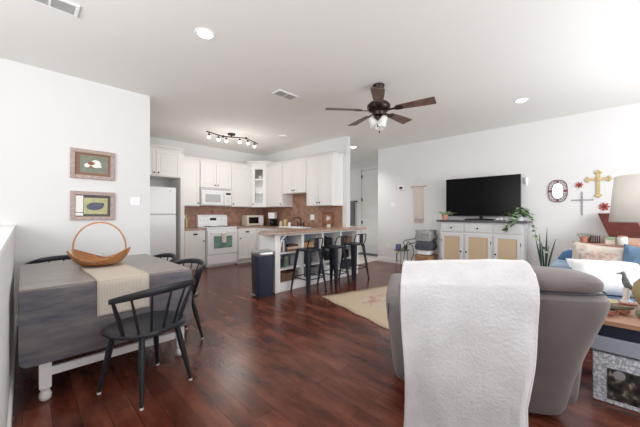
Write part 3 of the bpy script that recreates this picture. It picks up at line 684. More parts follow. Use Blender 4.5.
# basket
bk = thing('gathering_basket', 'boat-shaped woven basket with a tall round hoop handle on the runner', 'basket', (0.50, 3.34, 0.768), R(-24))
def bas(u, v):
    # u along length (-1..1), v around the cross section (-1..1)
    a = (u*2 - 1); b = (v*2 - 1)
    wv = 0.165*(1 - abs(a)**3*0.66)
    zb_ = 0.006 + 0.075*abs(a)**5
    rim = 0.05 + 0.10*abs(a)**1.4
    x = 0.20*a*(1 + 0.12*b*b)
    y = wv*b*(1.0 + 0.25*(1-b*b))
    z = zb_ + (rim - zb_)*abs(b)**2.4 + 0.0
    return (x, y, z)
G().grid(bas, 36, 24).done('basket_body', M['wicker'], bk, solid=0.006)
g = G()
g.tube([bas(i/36, 0.0) for i in range(37)], 0.008, 8).tube([bas(i/36, 1.0) for i in range(37)], 0.008, 8).tube([bas(0, i/12) for i in range(13)], 0.008, 8).tube([bas(1, i/12) for i in range(13)], 0.008, 8)
g.done('rim', M['wicker'], bk)
G().tube([(0.203*math.cos(R(t)), 0.0, 0.165 + 0.235*math.sin(R(t))) for t in range(-14, 195, 6)], 0.007, 8).done('hoop_handle', M['wicker'], bk)

# ------------------------------------------------------------------ windsor-style chairs
def make_chair():
    t = thing('dining_chair', '', 'chair', (0, 0, 0), 0, 'black spindle-back chairs round the grey table')
    m = mat('black_chair_paint', (38, 40, 46), 0.36)
    # seat: faces +y, rounded saddle
    def ring(k, z, sx=0.255, sy=0.232):
        out = []
        for j in range(36):
            a = 2*PI*j/36; c, s_ = math.cos(a), math.sin(a)
            e = 2.6
            x = sx*k*abs(c)**(2/e)*(1 if c > 0 else -1); y = sy*k*abs(s_)**(2/e)*(1 if s_ > 0 else -1)
            out.append((x*(1 + 0.06*(y/sy)), y, z))
        return out
    G().rings([ring(0.9, 0.425), ring(1.0, 0.437), ring(1.0, 0.45), ring(0.95, 0.458), ring(0.6, 0.452), ring(0.1, 0.449)]).done('seat', m, t)
    for x, y, fx, fy in ((-0.15, 0.14, -0.215, 0.20), (0.15, 0.14, 0.215, 0.20), (-0.13, -0.14, -0.185, -0.225), (0.13, -0.14, 0.185, -0.225)):
        lg = G().tube([(x, y, 0.43), (x+(fx-x)*0.35, y+(fy-y)*0.35, 0.28), (fx, fy, 0.012)], [0.018, 0.021, 0.0115], 12).done('leg', m, t)
        G().lathe([(0.012, 0), (0.012, 0.014)], 12, c=(fx, fy, 0)).done('foot_glide', M['paper'], lg)
    # bent top rail
    def rail(a):   # a in -1..1
        return Vector((0.305*math.sin(a*1.32)/math.sin(1.32) - 0.01, -0.275 + 0.16*(1-math.cos(a*1.32))/(1-math.cos(1.32)), 0.745 - 0.04*abs(a)**2))
    rgs = []
    for i in range(33):
        a = -1 + i/16; p = rail(a); q = rail(min(a+0.03, 1.03)) - rail(a-0.03); q.normalize()
        nrm = Vector((q.y, -q.x, 0)); h_ = 0.017 + 0.010*(1-a*a)
        rgs.append([p + nrm*(0.011*cc_) + Vector((0, 0, h_*ss_)) for cc_, ss_ in ((1, -0.6), (1, 0.6), (0.5, 1), (-0.5, 1), (-1, 0.6), (-1, -0.6), (-0.5, -1), (0.5, -1))])
    G().rings(rgs).done('top_rail', m, t, bevel=0.002)
    for k, a in enumerate((-0.93, -0.62, -0.31, 0, 0.31, 0.62, 0.93)):
        p = rail(a); b = Vector((p.x*0.66, -0.185 + 0.075*abs(a)**2, 0.452))
        if abs(a) > 0.9: b = Vector((p.x*0.70, -0.08, 0.452))
        G().tube([b, (b+p)/2, p - Vector((0, 0, 0.01))], [0.0085, 0.0095, 0.007] if abs(a) < 0.9 else [0.012, 0.014, 0.011], 8).done('spindle', m, t)
    return t
ch = make_chair()
ch.location = (0.635, 2.375, 0); ch.rotation_euler = (0, 0, R(18)); ch['label'] = 'black spindle-back chair nearest the viewer, before the hanging leaf'
dup(ch, (1.02, 3.04, 0), R(92), 'black spindle-back chair at the right end of the table, the nearer of two')
dup(ch, (0.98, 3.69, 0), R(89), 'black spindle-back chair behind the table corner by the refrigerator side')
dup(ch, (0.30, 4.16, 0), R(176), 'black spindle-back chair behind the table under the pictures')

# ------------------------------------------------------------------ pictures on the left wall
def picture(label, z0, z1, artf, tilt):
    w, h = 0.445, z1 - z0
    t = thing('framed_picture', label, 'picture', (0.625, 4.648, (z0+z1)/2))
    t.rotation_euler = (0, R(tilt), 0)
    f = 0.045; g = G()
    for b in ((-w/2, w/2, -h/2, -h/2+f), (-w/2, w/2, h/2-f, h/2), (-w/2, -w/2+f, -h/2+f, h/2-f), (w/2-f, w/2, -h/2+f, h/2-f)): g.box(b[0], b[1], -0.03, 0, b[2], b[3])
    g.done('frame', M['frame'], t, bevel=0.004)
    artf(t, w/2-f, h/2-f)
    return t
NB = [0]
def blob(g, pts, y0, y1):
    NB[0] += 1; g.prism(pts, y0 - 0.0003*(NB[0] % 6), y1, 'y')
def oval(cx_, cz_, a, b, rot=0, n=14):
    return [(cx_ + a*math.cos(t)*math.cos(rot) - b*math.sin(t)*math.sin(rot), cz_ + a*math.cos(t)*math.sin(rot) + b*math.sin(t)*math.cos(rot)) for t in [2*PI*k/n for k in range(n)]]
def art1(t, a, b):
    G().box(-a, a, -0.012, -0.002, -b, b).done('mat_board', mat('brown_mat', (140, 108, 92), 0.8), t)
    G().box(-a+0.05, a-0.03, -0.014, -0.0121, -b+0.035, b-0.03).done('print', mat('sage_print', (132, 138, 124), 0.8, var=0.15, scale=20), t)
    g = G(); blob(g, oval(0.025, 0.012, 0.055, 0.05), -0.0155, -0.0141); blob(g, oval(-0.06, -0.012, 0.032, 0.026, 0.5), -0.0155, -0.0141); blob(g, oval(0.07, -0.02, 0.018, 0.012), -0.0155, -0.0141); blob(g, oval(0.05, 0.03, 0.02, 0.025), -0.0155, -0.0141)
    g.done('white_blossom', M['paper'], t)
    g = G(); blob(g, oval(-0.02, 0.015, 0.035, 0.022), -0.0148, -0.0141); blob(g, oval(0.0, -0.03, 0.04, 0.012), -0.0148, -0.0141)
    g.done('rust_shape', mat('rust_print', (150, 88, 66), 0.8), t)
def art2(t, a, b):
    G().box(-a, a, -0.012, -0.002, -b, b).done('mat_board', mat('dark_mat', (92, 86, 88), 0.7), t)
    G().box(-a+0.085, a-0.03, -0.014, -0.0121, -b+0.03, b-0.035).done('print', mat('yellow_green_print', (186, 184, 140), 0.8, var=0.15, scale=20), t)
    g = G(); blob(g, oval(0.02, -0.005, 0.09, 0.05, 0.1), -0.0155, -0.0141); blob(g, oval(0.09, 0.02, 0.025, 0.02), -0.0155, -0.0141)
    g.done('slate_shape', mat('slate_print', (96, 100, 118), 0.8, var=0.25, scale=40), t)
    G().box(-a+0.002, -a+0.078, -0.0145, -0.0125, -b+0.01, b-0.01).done('white_strip', M['paper'], t)
    G().box(-a+0.002, -a+0.078, -0.0155, -0.0145, -b+0.045, -b+0.052).done('strip_line', M['black'], t)
picture('upper framed picture with white blossoms on a brown mat', 1.685, 2.052, art1, 0.6)
picture('lower framed picture with a dark shape on yellow green', 1.168, 1.527, art2, 0.5)
plate('white light switch on the wall right of the two pictures', (1.09, 4.65, 1.42), 0, 0.12, 0.12)

# ------------------------------------------------------------------ ceiling fixtures
def downlight(label, x, y, r=0.075, power=22):
    t = thing('recessed_light', label, 'ceiling light', (x, y, H))
    G().lathe([(r*0.8, -0.004), (r*1.15, -0.006), (r*1.25, 0)], 28).done('trim_ring', M['trim'], t)
    G().lathe([(0.001, -0.010), (r*0.8, -0.010), (r*0.85, -0.003)], 28).done('lens', M['downlight'], t)
    l = bpy.data.lights.new('downlight_glow', 'SPOT'); l.energy = power; l.spot_size = R(120); l.spot_blend = 0.8; l.shadow_soft_size = 0.07; l.color = (1, 0.96, 0.9)
    o = bpy.data.objects.new('downlight_glow', l); C.objects.link(o); o.location = (0, 0, -0.03); o.parent = t
downlight('lit recessed ceiling light above the dining table side', 1.19, 2.66)
downlight('lit recessed ceiling light above the television console', 5.17, 0.87)
downlight('lit recessed ceiling light just behind the ceiling fan blade', 4.62, 2.57)
downlight('lit recessed ceiling light over the hall beyond the fan', 5.83, 4.52, 0.09, 75)
def vent(label, x0, x1, y0, y1, slats='x', dark=(150, 150, 148)):
    t = thing('ceiling_vent', label, 'vent', ((x0+x1)/2, (y0+y1)/2, H))
    a, b = (x1-x0)/2, (y1-y0)/2
    G().box(-a-0.025, a+0.025, -b-0.025, -b, -0.012, 0).box(-a-0.025, a+0.025, b, b+0.025, -0.012, 0).box(-a-0.025, -a, -b, b, -0.012, 0).box(a, a+0.025, -b, b, -0.012, 0).box(-0.008, 0.008, -b, b, -0.012, 0).done('frame', M['trim'], t, bevel=0.003)
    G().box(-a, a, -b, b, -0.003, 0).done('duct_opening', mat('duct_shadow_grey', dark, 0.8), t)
    n = 6; g = G()
    for i in range(n):
        y = -b + (i+0.5)*2*b/n
        g.box(-a, a, y-0.006, y+0.006, -0.011, -0.004, M=Matrix.Rotation(0, 4, 'X'))
    g.done('louvre', mat('louvre_grey', (176, 176, 174), 0.6), t)
vent('white slotted ceiling vent between the track light and the fan', 2.45, 2.74, 3.15, 3.29)
vent('white slotted ceiling vent at the near left corner of the ceiling', 0.0, 0.30, 3.05, 3.19)
t = thing('smoke_detector', 'small round white detector on the ceiling right of the track light', 'smoke detector', (3.93, 4.95, H))
G().lathe([(0.06, -0.03), (0.085, -0.022), (0.09, 0)], 24).done('housing', M['trim'], t)
G().lathe([(0.001, -0.034), (0.03, -0.034), (0.035, -0.03)], 18).done('grille', M['paper'], t)

# track light
tk = thing('track_light', 'dark folding track light with six lit spots on the kitchen ceiling', 'ceiling light', (3.07, 5.60, H))
G().lathe([(0.06, -0.035), (0.075, -0.03), (0.08, 0)], 24).tube([(0, 0, -0.03), (0, 0, -0.06)], 0.012).done('canopy', M['bronze'], tk)
segs = [((-0.52, -0.06), (-0.13, 0.12)), ((-0.13, 0.12), (0.27, -0.15)), ((0.27, -0.15), (0.76, 0.14))]
segs = [((-0.55, -0.03), (-0.14, 0.10)), ((-0.14, 0.10), (0.27, -0.13)), ((0.27, -0.13), (0.72, 0.12))]
for a, b in segs: G().tube([(a[0], a[1], -0.065), (b[0], b[1], -0.065)], 0.012, 8).done('arm', M['bronze'], tk)
for p in (segs[0][1], segs[1][1]): G().lathe([(0.02, -0.09), (0.02, -0.045)], 12, c=(p[0], p[1], 0)).done('pivot', M['bronze'], tk)
for a, b in segs:
    for q in (0.14, 0.72):
        x, y = a[0]+(b[0]-a[0])*q, a[1]+(b[1]-a[1])*q
        sp_ = G().tube([(x, y, -0.07), (x, y, -0.10)], 0.008).lathe([(0.02, -0.14), (0.026, -0.10), (0.01, -0.095)], 14, c=(x, y, 0)).done('spot_head', M['bronze'], tk)
        G().ell((x, y, -0.163), 0.030, 0.030, 0.030, 14, 8).done('bulb', M['bulb'], sp_)
l = bpy.data.lights.new('track_glow', 'POINT'); l.energy = 17; l.shadow_soft_size = 0.3; l.color = (1, 0.95, 0.88)
o = bpy.data.objects.new('track_glow', l); C.objects.link(o); o.parent = tk; o.location = (0.05, 0, -0.75)

# ceiling fan
fn = thing('ceiling_fan', 'five-blade dark bronze ceiling fan with glass lights', 'ceiling fan', (3.25, 2.1, H))
G().lathe([(0.02, -0.07), (0.055, -0.06), (0.075, -0.02), (0.075, 0)], 28).done('canopy', M['bronze'], fn)
G().cyl((0, 0, -0.06), (0, 0, -0.2), 0.014).done('downrod', M['bronze'], fn)
G().lathe([(0.03, -0.41), (0.075, -0.395), (0.085, -0.36), (0.125, -0.34), (0.15, -0.30), (0.15, -0.27), (0.12, -0.235), (0.06, -0.215), (0.03, -0.19), (0.015, -0.17)], 32).done('motor_housing', M['bronze'], fn)
for k in range(5):
    a = R(-4 + 72*k); Mr = Matrix.Rotation(a, 4, 'Z') @ Matrix.Translation((0, 0, -0.335)) @ Matrix.Rotation(R(-11), 4, 'X')
    outline = [(0.235, -0.05), (0.56, -0.075), (0.69, -0.078), (0.70, -0.07), (0.70, 0.07), (0.69, 0.078), (0.56, 0.075), (0.235, 0.05)]
    bl = G().rings([[Mr @ Vector((x, y, z)) for x, y in outline] for z in (-0.004, 0.004)]).done('blade', M['blade'], fn, bevel=0.002)
    G().rings([[Mr @ Vector((x, y, z)) for x, y in ((0.12, -0.02), (0.2, -0.018), (0.23, -0.045), (0.30, -0.045), (0.32, 0), (0.30, 0.045), (0.23, 0.045), (0.2, 0.018), (0.12, 0.02))] for z in (-0.012, -0.0045)]).done('blade_iron', M['bronze'], bl, bevel=0.002)
lk = G().lathe([(0.02, -0.47), (0.05, -0.46), (0.055, -0.42), (0.04, -0.405)], 20).done('light_kit', M['bronze'], fn)
for k in range(3):
    a = R(20 + 120*k); dx_, dy_ = math.cos(a), math.sin(a)
    G().tube([(0.04*dx_, 0.04*dy_, -0.44), (0.115*dx_, 0.115*dy_, -0.43)], 0.012).done('lamp_arm', M['bronze'], lk)
    Mg = Matrix.Translation((0.115*dx_, 0.115*dy_, -0.43)) @ Matrix.Rotation(a, 4, 'Z') @ Matrix.Rotation(R(35), 4, 'Y') @ Matrix.Rotation(PI, 4, 'X')
    G().lathe([(0.02, 0), (0.032, 0.01), (0.048, 0.05), (0.058, 0.09), (0.07, 0.12), (0.066, 0.12), (0.05, 0.08), (0.025, 0.015)], 24, M=Mg, caps=False).done('glass_bell', M['frost'], lk)
    pb = Mg @ Vector((0, 0, 0.06)); G().ell(pb, 0.022, 0.022, 0.03, 12, 8).done('bulb', mat('dim_bulb', (255, 250, 240), 0.4, emit=1.5), lk)
g = G().cyl((0.02, 0, -0.46), (0.02, 0, -0.60), 0.0015, n=6).ell((0.02, 0, -0.61), 0.01, 0.01, 0.015, 10, 6)
g.cyl((-0.02, 0.0, -0.46), (-0.02, 0.0, -0.53), 0.0015, n=6).ell((-0.02, 0.0, -0.54), 0.01, 0.01, 0.015, 10, 6)
g.done('pull_chain', M['bronze'], fn)

# ------------------------------------------------------------------ TV wall
cs = thing('sideboard', 'pale grey sideboard with charcoal top and rattan doors under the television', 'sideboard', (6.09, 2.44, 0), R(-90))
CW = 1.45; CD = 0.40
G().box(0, CW, 0, CD, 0.14, 1.075).done('body', M['greige'], cs, bevel=0.004)
G().box(-0.06, CW+0.06, -0.04, CD+0.015, 1.077, 1.117).done('top', M['consoletop'], cs, bevel=0.004)
for x in (0.02, CW-0.08):
    for y in (0.02, CD-0.08): G().rings([[(x+a, y+b, 0.14) for a, b in ((0, 0), (0.06, 0), (0.06, 0.06), (0, 0.06))], [(x+a, y+b, 0) for a, b in ((0.012, 0.012), (0.048, 0.012), (0.048, 0.048), (0.012, 0.048))]]).done('leg', M['greige'], cs)
xs = [(0.03, 0.455), (0.495, 0.955), (0.995, 1.42)]
for i, (a, b) in enumerate(xs):
    g = G(); g.box(a, b, -0.016, -0.001, 0.885, 1.045)
    dw = g.done('drawer', M['greige'], cs, bevel=0.004)
    G().box(a+0.02, b-0.02, -0.02, -0.015, 0.905, 0.91).box(a+0.02, b-0.02, -0.02, -0.015, 1.02, 1.025).done('bead', M['greige'], dw)
    knob(dw, (a+b)/2, 0.965, -0.016)
    f = 0.06; g = G()
    for q in ((a, b, 0.18, 0.18+f), (a, b, 0.85-f, 0.85), (a, a+f, 0.18+f, 0.85-f), (b-f, b, 0.18+f, 0.85-f)): g.box(q[0], q[1], -0.02, -0.001, q[2], q[3])
    dq = g.done('door', M['greige'], cs, bevel=0.003)
    G().box(a+f-0.002, b-f+0.002, -0.010, -0.002, 0.18+f-0.002, 0.85-f+0.002).done('rattan_panel', M['rattan'], dq, smooth=False)
    knob(dq, b-0.03 if i == 0 else a+0.03, 0.5, -0.02)
    for z in (0.3, 0.7):
        xh = a+0.004 if i == 0 else b-0.014
        G().box(xh, xh+0.01, -0.024, -0.018, z-0.03, z+0.03).done('hinge', M['bronze'], dq)
tv = thing('television', 'large flat black television standing on the sideboard', 'television', (6.30, 1.73, 1.118), R(-90))
G().box(-0.665, 0.665, 0.0, 0.03, 0.08, 0.852).box(-0.35, 0.35, 0.03, 0.06, 0.12, 0.52).done('housing', M['black'], tv, bevel=0.004)
G().box(-0.655, 0.655, -0.003, 0.001, 0.093, 0.844).done('screen', mat('tv_screen', (5, 5, 6), 0.22, ior=1.2), tv)
G().tube([(0, 0.03, 0.12), (0, 0.04, 0.02)], 0.03).tube([(-0.26, -0.1, 0.012), (-0.1, 0.0, 0.018), (0, 0.04, 0.022), (0.1, 0.0, 0.018), (0.26, -0.1, 0.012)], 0.014).tube([(0, 0.04, 0.02), (0, 0.12, 0.01)], 0.012).done('stand', M['black'], tv)
# thermostat, switch, macrame
t = thing('thermostat', 'small dark-faced thermostat on the wall left of the macrame', 'thermostat', (6.53, 3.575, 1.88), R(-90))
G().box(-0.075, 0.075, -0.02, 0, -0.045, 0.045).done('housing', M['trim'], t, bevel=0.006)
G().box(-0.035, 0.05, -0.022, -0.019, -0.022, 0.028).done('display', M['glassdk'], t)
plate('white light switch on the television wall below the thermostat', (6.53, 3.80, 1.47), R(-90), 0.12, 0.12)
plate('white outlet low on the television wall near the hall', (6.53, 3.93, 0.42), R(-90), 0.08, 0.12, 'outlet')
mc = thing('macrame_hanging', 'tan macrame wall hanging on a wooden dowel', 'wall hanging', (6.53, 3.11, 0), R(-90))
G().cyl((-0.19, -0.012, 1.885), (0.19, -0.012, 1.885), 0.009, n=10).done('dowel', M['traywood'], mc)
G().tube([(-0.16, -0.012, 1.89), (0, -0.006, 2.1), (0.16, -0.012, 1.89)], 0.003, 6).done('cord', M['tan'], mc)
G().grid(lambda u, v: (-0.12+0.24*u, -0.012-0.004*math.sin(u*60), 1.88 - v*0.78), 40, 16).done('woven_panel', M['tan'], mc, solid=0.008)
g = G()
for i in range(24): g.tube([(-0.115+i*0.01, -0.012, 1.1), (-0.115+i*0.01, -0.012, 1.02 + 0.015*math.sin(i*1.3))], 0.0035, 5)
g.done('fringe', M['tan'], mc)
# mirror
mr = thing('oval_mirror', 'oval mirror in an openwork red-brown metal frame', 'mirror', (6.528, 0.566, 1.642), R(-90))
def ov(a, b, y, n=40, e=2.6): return [(x, y, z) for x, z in sup(0, 0, a, b, n, e)]
G().tube(ov(0.13, 0.19, -0.012), 0.006, closed=True).tube(ov(0.075, 0.13, -0.012), 0.006, closed=True).done('frame_ring', M['redmetal'], mr)
g = G()
for k in range(14):
    a = 2*PI*k/14; px_, pz_ = 0.103*math.cos(a), 0.161*math.sin(a)
    g.tube([(px_+0.022*math.cos(q*PI/5), -0.012, pz_+0.022*math.sin(q*PI/5)) for q in range(10)], 0.003, 5, closed=True)
for a in (0, PI/2, PI, 3*PI/2): g.ell((0.103*math.cos(a), -0.014, 0.161*math.sin(a)), 0.02, 0.006, 0.02, 10, 6)
g.done('scrollwork', M['redmetal'], mr)
g = G(); g.rings([[(x, -0.010, z) for x, z in sup(0, 0, 0.074, 0.129, 40, 2.6)], [(x, -0.004, z) for x, z in sup(0, 0, 0.074, 0.129, 40, 2.6)]]); g.done('mirror_glass', M['mirror'], mr)
# small white rounded shape on the wall right of the tv
t = thing('white_wall_shape', 'small white rounded shape on the wall at the television right edge', 'wall fixture', (6.53, 1.02, 1.86), R(-90))
G().ell((0, -0.02, 0), 0.03, 0.02, 0.07, 14, 8).done('shade', M['white'], t)  # plain white ellipsoid
G().box(-0.02, 0.02, -0.01, 0, -0.1, 0.0).done('bracket', M['white'], t, bevel=0.003)
# crosses
cr = thing('decorative_cross', 'antique gold cross with flared ornate ends on the wall', 'cross', (6.528, 0.055, 1.74), R(-90))
g = G()
g.box(-0.024, 0.024, -0.016, 0, -0.19, 0.17).box(-0.12, 0.12, -0.0165, 0, 0.045, 0.09)
g.done('bars', M['gold'], cr, bevel=0.004)
for x, z in ((-0.125, 0.068), (0.125, 0.068), (0, 0.175), (0, -0.195)):
    g = G()
    for q in range(3):
        a = {True: 0, False: PI/2}[abs(x) > 0.1]; s_ = 1 if (x > 0 or z > 0.1) else -1
        off = (q-1)*0.026
        cx_, cz_ = (x, z+off) if abs(x) > 0.1 else (x+off, z)
        if q == 1:
            if abs(x) > 0.1: cx_ += s_*0.018
            else: cz_ += s_*0.018
        g.lathe([(0.022, 0), (0.02, 0.018), (0.01, 0.022)], 14, M=Matrix.Translation((cx_, 0, cz_)) @ Matrix.Rotation(R(90), 4, 'X'))
    g.done('ornate_end', M['gold'], cr)
G().lathe([(0.035, 0), (0.034, 0.02), (0.015, 0.026)], 18, M=Matrix.Translation((0, 0, 0.068)) @ Matrix.Rotation(R(90), 4, 'X')).done('centre_boss', M['gold'], cr)
cr = thing('decorative_cross', 'plain thin silver grey cross below the gold one', 'cross', (6.528, 0.25, 1.475), R(-90))
G().box(-0.011, 0.011, -0.012, 0, -0.255, 0.14).box(-0.14, 0.14, -0.0125, 0, -0.011, 0.011).done('bars', M['silver'], cr, bevel=0.002)
G().box(-0.018, 0.018, -0.016, 0, -0.018, 0.018).done('centre_boss', M['silver'], cr, bevel=0.003)
def rose(label, y, z, r):
    t = thing('metal_flower', label, 'wall ornament', (6.528, y, z), R(-90))
    g = G()
    for k in range(7):
        a = 2*PI*k/7; Mx = Matrix.Translation((r*0.55*math.cos(a), -0.012, r*0.55*math.sin(a))) @ Matrix.Rotation(-a, 4, 'Y')
        g.rings([[Mx @ Vector((x, y_, z_)) for x, z_ in sup(0, 0, r*0.5, r*0.24, 10, 2)] for y_ in (-0.006, 0.004)])
    g.done('petals', M['red'], t)
    G().ell((0, -0.016, 0), r*0.28, 0.01, r*0.28, 12, 6).done('centre', M['dkbrown'], t)
rose('small red metal flower on the wall between mirror and gold cross', 0.285, 1.728, 0.05)
rose('red metal flower on the wall below the gold cross, above the open lid', -0.015, 1.36, 0.065)

# ------------------------------------------------------------------ plants
def leaf_shape(g, base, direction, length, width, curl=0.3, fold=0.15, n=5):
    d = Vector(direction).normalized(); side = d.cross(Vector((0, 0, 1)))
    if side.length < 0.1: side = Vector((1, 0, 0))
    side.normalize(); up = side.cross(d)
    rows = []
    for i in range(n + 1):
        t_ = i/n; w = width*math.sin(PI*(t_*0.9+0.06))**0.8 * 0.5
        c = Vector(base) + d*length*t_ - Vector((0, 0, 1))*curl*length*t_*t_
        rows.append([g.bm.verts.new(c - side*w + up*fold*w), g.bm.verts.new(c), g.bm.verts.new(c + side*w + up*fold*w)])
    for i in range(n):
        for j in range(2): g.bm.faces.new((rows[i][j], rows[i+1][j], rows[i+1][j+1], rows[i][j+1]))
def pot_lathe(r, h): return [(r*0.72, 0), (r*0.95, h*0.8), (r*1.05, h*0.8), (r*1.08, h), (r*0.95, h), (r*0.9, h*0.85), (0.01, h*0.82)]
def potted(name, label, loc, pr, ph, pm, cat='plant'):
    t = thing(name, label, cat, loc); G().lathe(pot_lathe(pr, ph), 22).done('pot', pm, t); return t
# pink terracotta pot with greyish succulents
p = potted('potted_succulent', 'small terracotta pot of trailing succulents at the left of the television', (6.2, 2.38, 1.118), 0.06, 0.105, M['terracotta'])
g = G()
for k in range(70):
    a = random.uniform(0, 2*PI); r = random.uniform(0.03, 0.17 if k % 3 else 0.24)
    b = Vector((0.05*math.cos(a), 0.05*math.sin(a), 0.1)); e = Vector((r*math.cos(a)*0.7, r*math.sin(a), 0.12+0.06*random.random()-0.03*(r > 0.15)))
    g.tube([b, (b+e)/2+Vector((0, 0, 0.03)), e], 0.0025, 5)
    leaf_shape(g, e, (math.cos(a), math.sin(a), 0.4), 0.045, 0.03)
g.done('foliage', M['green2'], p, smooth=True)
# trailing ivy at the right end of the sideboard
p = potted('trailing_ivy', 'leafy trailing ivy in a white pot at the right end of the sideboard', (6.24, 1.07, 1.118), 0.075, 0.11, M['white'])
ivy_specs = []
g = G(); g2 = G(); gs = G()
for k in range(150):
    a = random.uniform(0, 2*PI); r = abs(random.gauss(0, 0.10)); z = 0.11 + random.uniform(-0.02, 0.14)*(1 - r/0.3)
    (leaf_shape)(g if k % 2 else g2, (0.8*r*math.cos(a)-0.02, r*math.sin(a), z), (math.cos(a), math.sin(a), random.uniform(-0.5, 0.6)), 0.075, 0.065)
for k, (pts) in enumerate([[(0, 0, 0.12), (-0.16, 0.1, 0.09), (-0.23, 0.13, -0.02), (-0.24, 0.17, -0.12), (-0.24, 0.2, -0.16)],
                           [(0, 0, 0.12), (-0.14, -0.12, 0.12), (-0.16, -0.2, 0.05), (-0.16, -0.22, -0.12), (-0.15, -0.28, -0.3), (-0.14, -0.38, -0.5)],
                           [(0, 0, 0.12), (-0.15, 0.06, 0.12), (-0.22, 0.04, 0.0), (-0.23, 0.06, -0.08)]]):
    gs.tube(pts, 0.003, 5)
    for i in range(len(pts)-1):
        A, B = Vector(pts[i]), Vector(pts[i+1])
        for q in range(5):
            c = A.lerp(B, (q+random.random())/5); a = random.uniform(0, 2*PI)
            leaf_shape(g if random.random() < .6 else g2, c, (math.cos(a)-0.6, math.sin(a), -0.3), 0.06, 0.052)
g.done('dark_leaves', M['green'], p); g2.done('pale_leaves', M['green2'], p); gs.done('stem', M['green'], p)
# little white ornaments in front of the tv
for k, (y, r) in enumerate(((1.40, 0.022), (1.33, 0.028), (1.26, 0.022))):
    t = thing('white_flower_ornament', ('leftmost', 'middle', 'rightmost')[k] + ' of three small white ornaments before the television right corner', 'ornament', (6.14, y, 1.118), 0, 'small white ornaments on the sideboard')
    g = G(); g.ell((0, 0, r), r, r, r, 12, 8)
    for q in range(6): g.ell((r*0.7*math.cos(q), r*0.7*math.sin(q), r*1.3), r*0.5, r*0.5, r*0.5, 8, 5)
    g.done('petals', M['paper'], t)
# snake plant on the floor
def snake(label, loc, leaves, pm, pr=0.13, ph=0.26, m=None):
    p = potted('snake_plant', label, loc, pr, ph, pm)
    for (x, y, dx_, dy_, h_, w) in leaves:
        g = G(); n = 10; L_, Rr = [], []
        for i in range(n+1):
            t_ = i/n; ww = w*(0.7+0.6*t_ if t_ < 0.4 else 0.94)*(1 if t_ < 0.6 else max(0.03, 1-((t_-0.6)/0.4)**1.8))
            cx_, cy_ = x + dx_*t_**1.3, y + dy_*t_**1.3
            tw_ = 0.5*t_
            a, b = math.cos(2.3+tw_), math.sin(2.3+tw_)
            L_.append(g.bm.verts.new((cx_-a*ww/2, cy_-b*ww/2, ph*0.8 + h_*t_))); Rr.append(g.bm.verts.new((cx_+a*ww/2, cy_+b*ww/2, ph*0.8 + h_*t_)))
        for i in range(n): g.bm.faces.new((L_[i], Rr[i], Rr[i+1], L_[i+1]))
        g.done('leaf', m or M['greendk'], p, solid=0.006)
snake('tall snake plant in a pot on the floor between sideboard and sofa', (6.2, 0.72, 0), [(0, 0.02, 0.02, 0.10, 0.62, 0.036), (0.02, -0.02, 0.0, -0.02, 0.80, 0.034), (-0.02, 0.03, 0.0, 0.03, 0.70, 0.036), (0.0, -0.04, -0.04, -0.12, 0.62, 0.034), (0.03, 0.0, 0.04, 0.04, 0.55, 0.034), (-0.03, -0.02, -0.05, -0.05, 0.5, 0.034)], M['paper'])

# blankets in a wicker basket, left of the sideboard
wb = basket_box('tan wicker floor basket holding folded blankets left of the sideboard', (6.22, 2.80, 0), (0.42, 0.40, 0.34), M['wickerlight'])
def fold(label, z0, h_, a, b, m, wob=0.01, rz=0):
    g = G(); rgs = []
    for k, z in ((0.93, 0), (1.0, h_*0.3), (1.0, h_*0.7), (0.92, h_)):
        rgs.append([(x + wob*math.sin(7*x+9*y+z*40), y + wob*math.cos(8*x+z*30), z) for x, y in sup(0, 0, a*k, b*k, 40, 5)])
    g.rings(rgs)
    return tag(g.done('folded_blanket', m, loc=(6.22, 2.80, z0), rz=rz, bevel=0.01), label, 'blanket', 'folded blankets stacked on the floor basket')
fold('white folded blanket lowest in the stack on the floor basket', 0.352, 0.10, 0.16, 0.165, M['pillow'])
fold('dark grey furry blanket in the middle of the stack', 0.455, 0.19, 0.185, 0.20, M['darkgreyfab'], 0.012, R(4))
fold('light grey knitted blanket on top of the stack', 0.65, 0.24, 0.18, 0.195, mat('light_grey_knit', (152, 152, 154), 0.95, var=0.2, scale=25, bump=0.8, bscale=50), 0.016, R(-3))
# side table with box, trailing cactus
stb = thing('side_table', 'small round dark metal side table by the television wall', 'side table', (6.2, 3.38, 0))
G().lathe([(0.17, 0.385), (0.175, 0.39), (0.175, 0.402), (0.17, 0.405)], 30).done('tabletop', mat('side_table_top', (96, 90, 74), 0.4, 0.3), stb)
for k in range(3):
    a = 2*PI*k/3 + 0.6; G().tube([(0.14*math.cos(a), 0.14*math.sin(a), 0.386), (0.15*math.cos(a), 0.15*math.sin(a), 0)], 0.007).done('leg', M['blackmetal'], stb)
t = thing('camera_box', 'small violet blue box on the round side table', 'box', (6.12, 3.42, 0.406), R(20))
G().box(-0.06, 0.06, -0.05, 0.05, 0, 0.13).done('body', mat('violet_box', (86, 88, 128), 0.5, var=0.3, scale=25), t, bevel=0.006)
G().lathe([(0.03, 0), (0.03, 0.01)], 16, M=Matrix.Translation((0, -0.05, 0.07)) @ Matrix.Rotation(R(90), 4, 'X')).done('round_label', M['black'], t)
p = potted('night_cactus', 'bare arching green stems in a small black pot on the side table', (6.24, 3.30, 0.406), 0.045, 0.08, M['black'])
g = G()
g.tube([(0, 0, 0.07), (-0.03, 0.04, 0.16), (-0.05, -0.02, 0.22), (-0.04, -0.22, 0.27), (-0.03, -0.33, 0.275)], 0.011, 7)
g.tube([(0, 0, 0.07), (-0.03, -0.08, 0.2), (-0.05, -0.2, 0.1), (-0.06, -0.24, -0.04), (-0.05, -0.18, -0.2), (-0.04, -0.16, -0.28)], 0.011, 7)
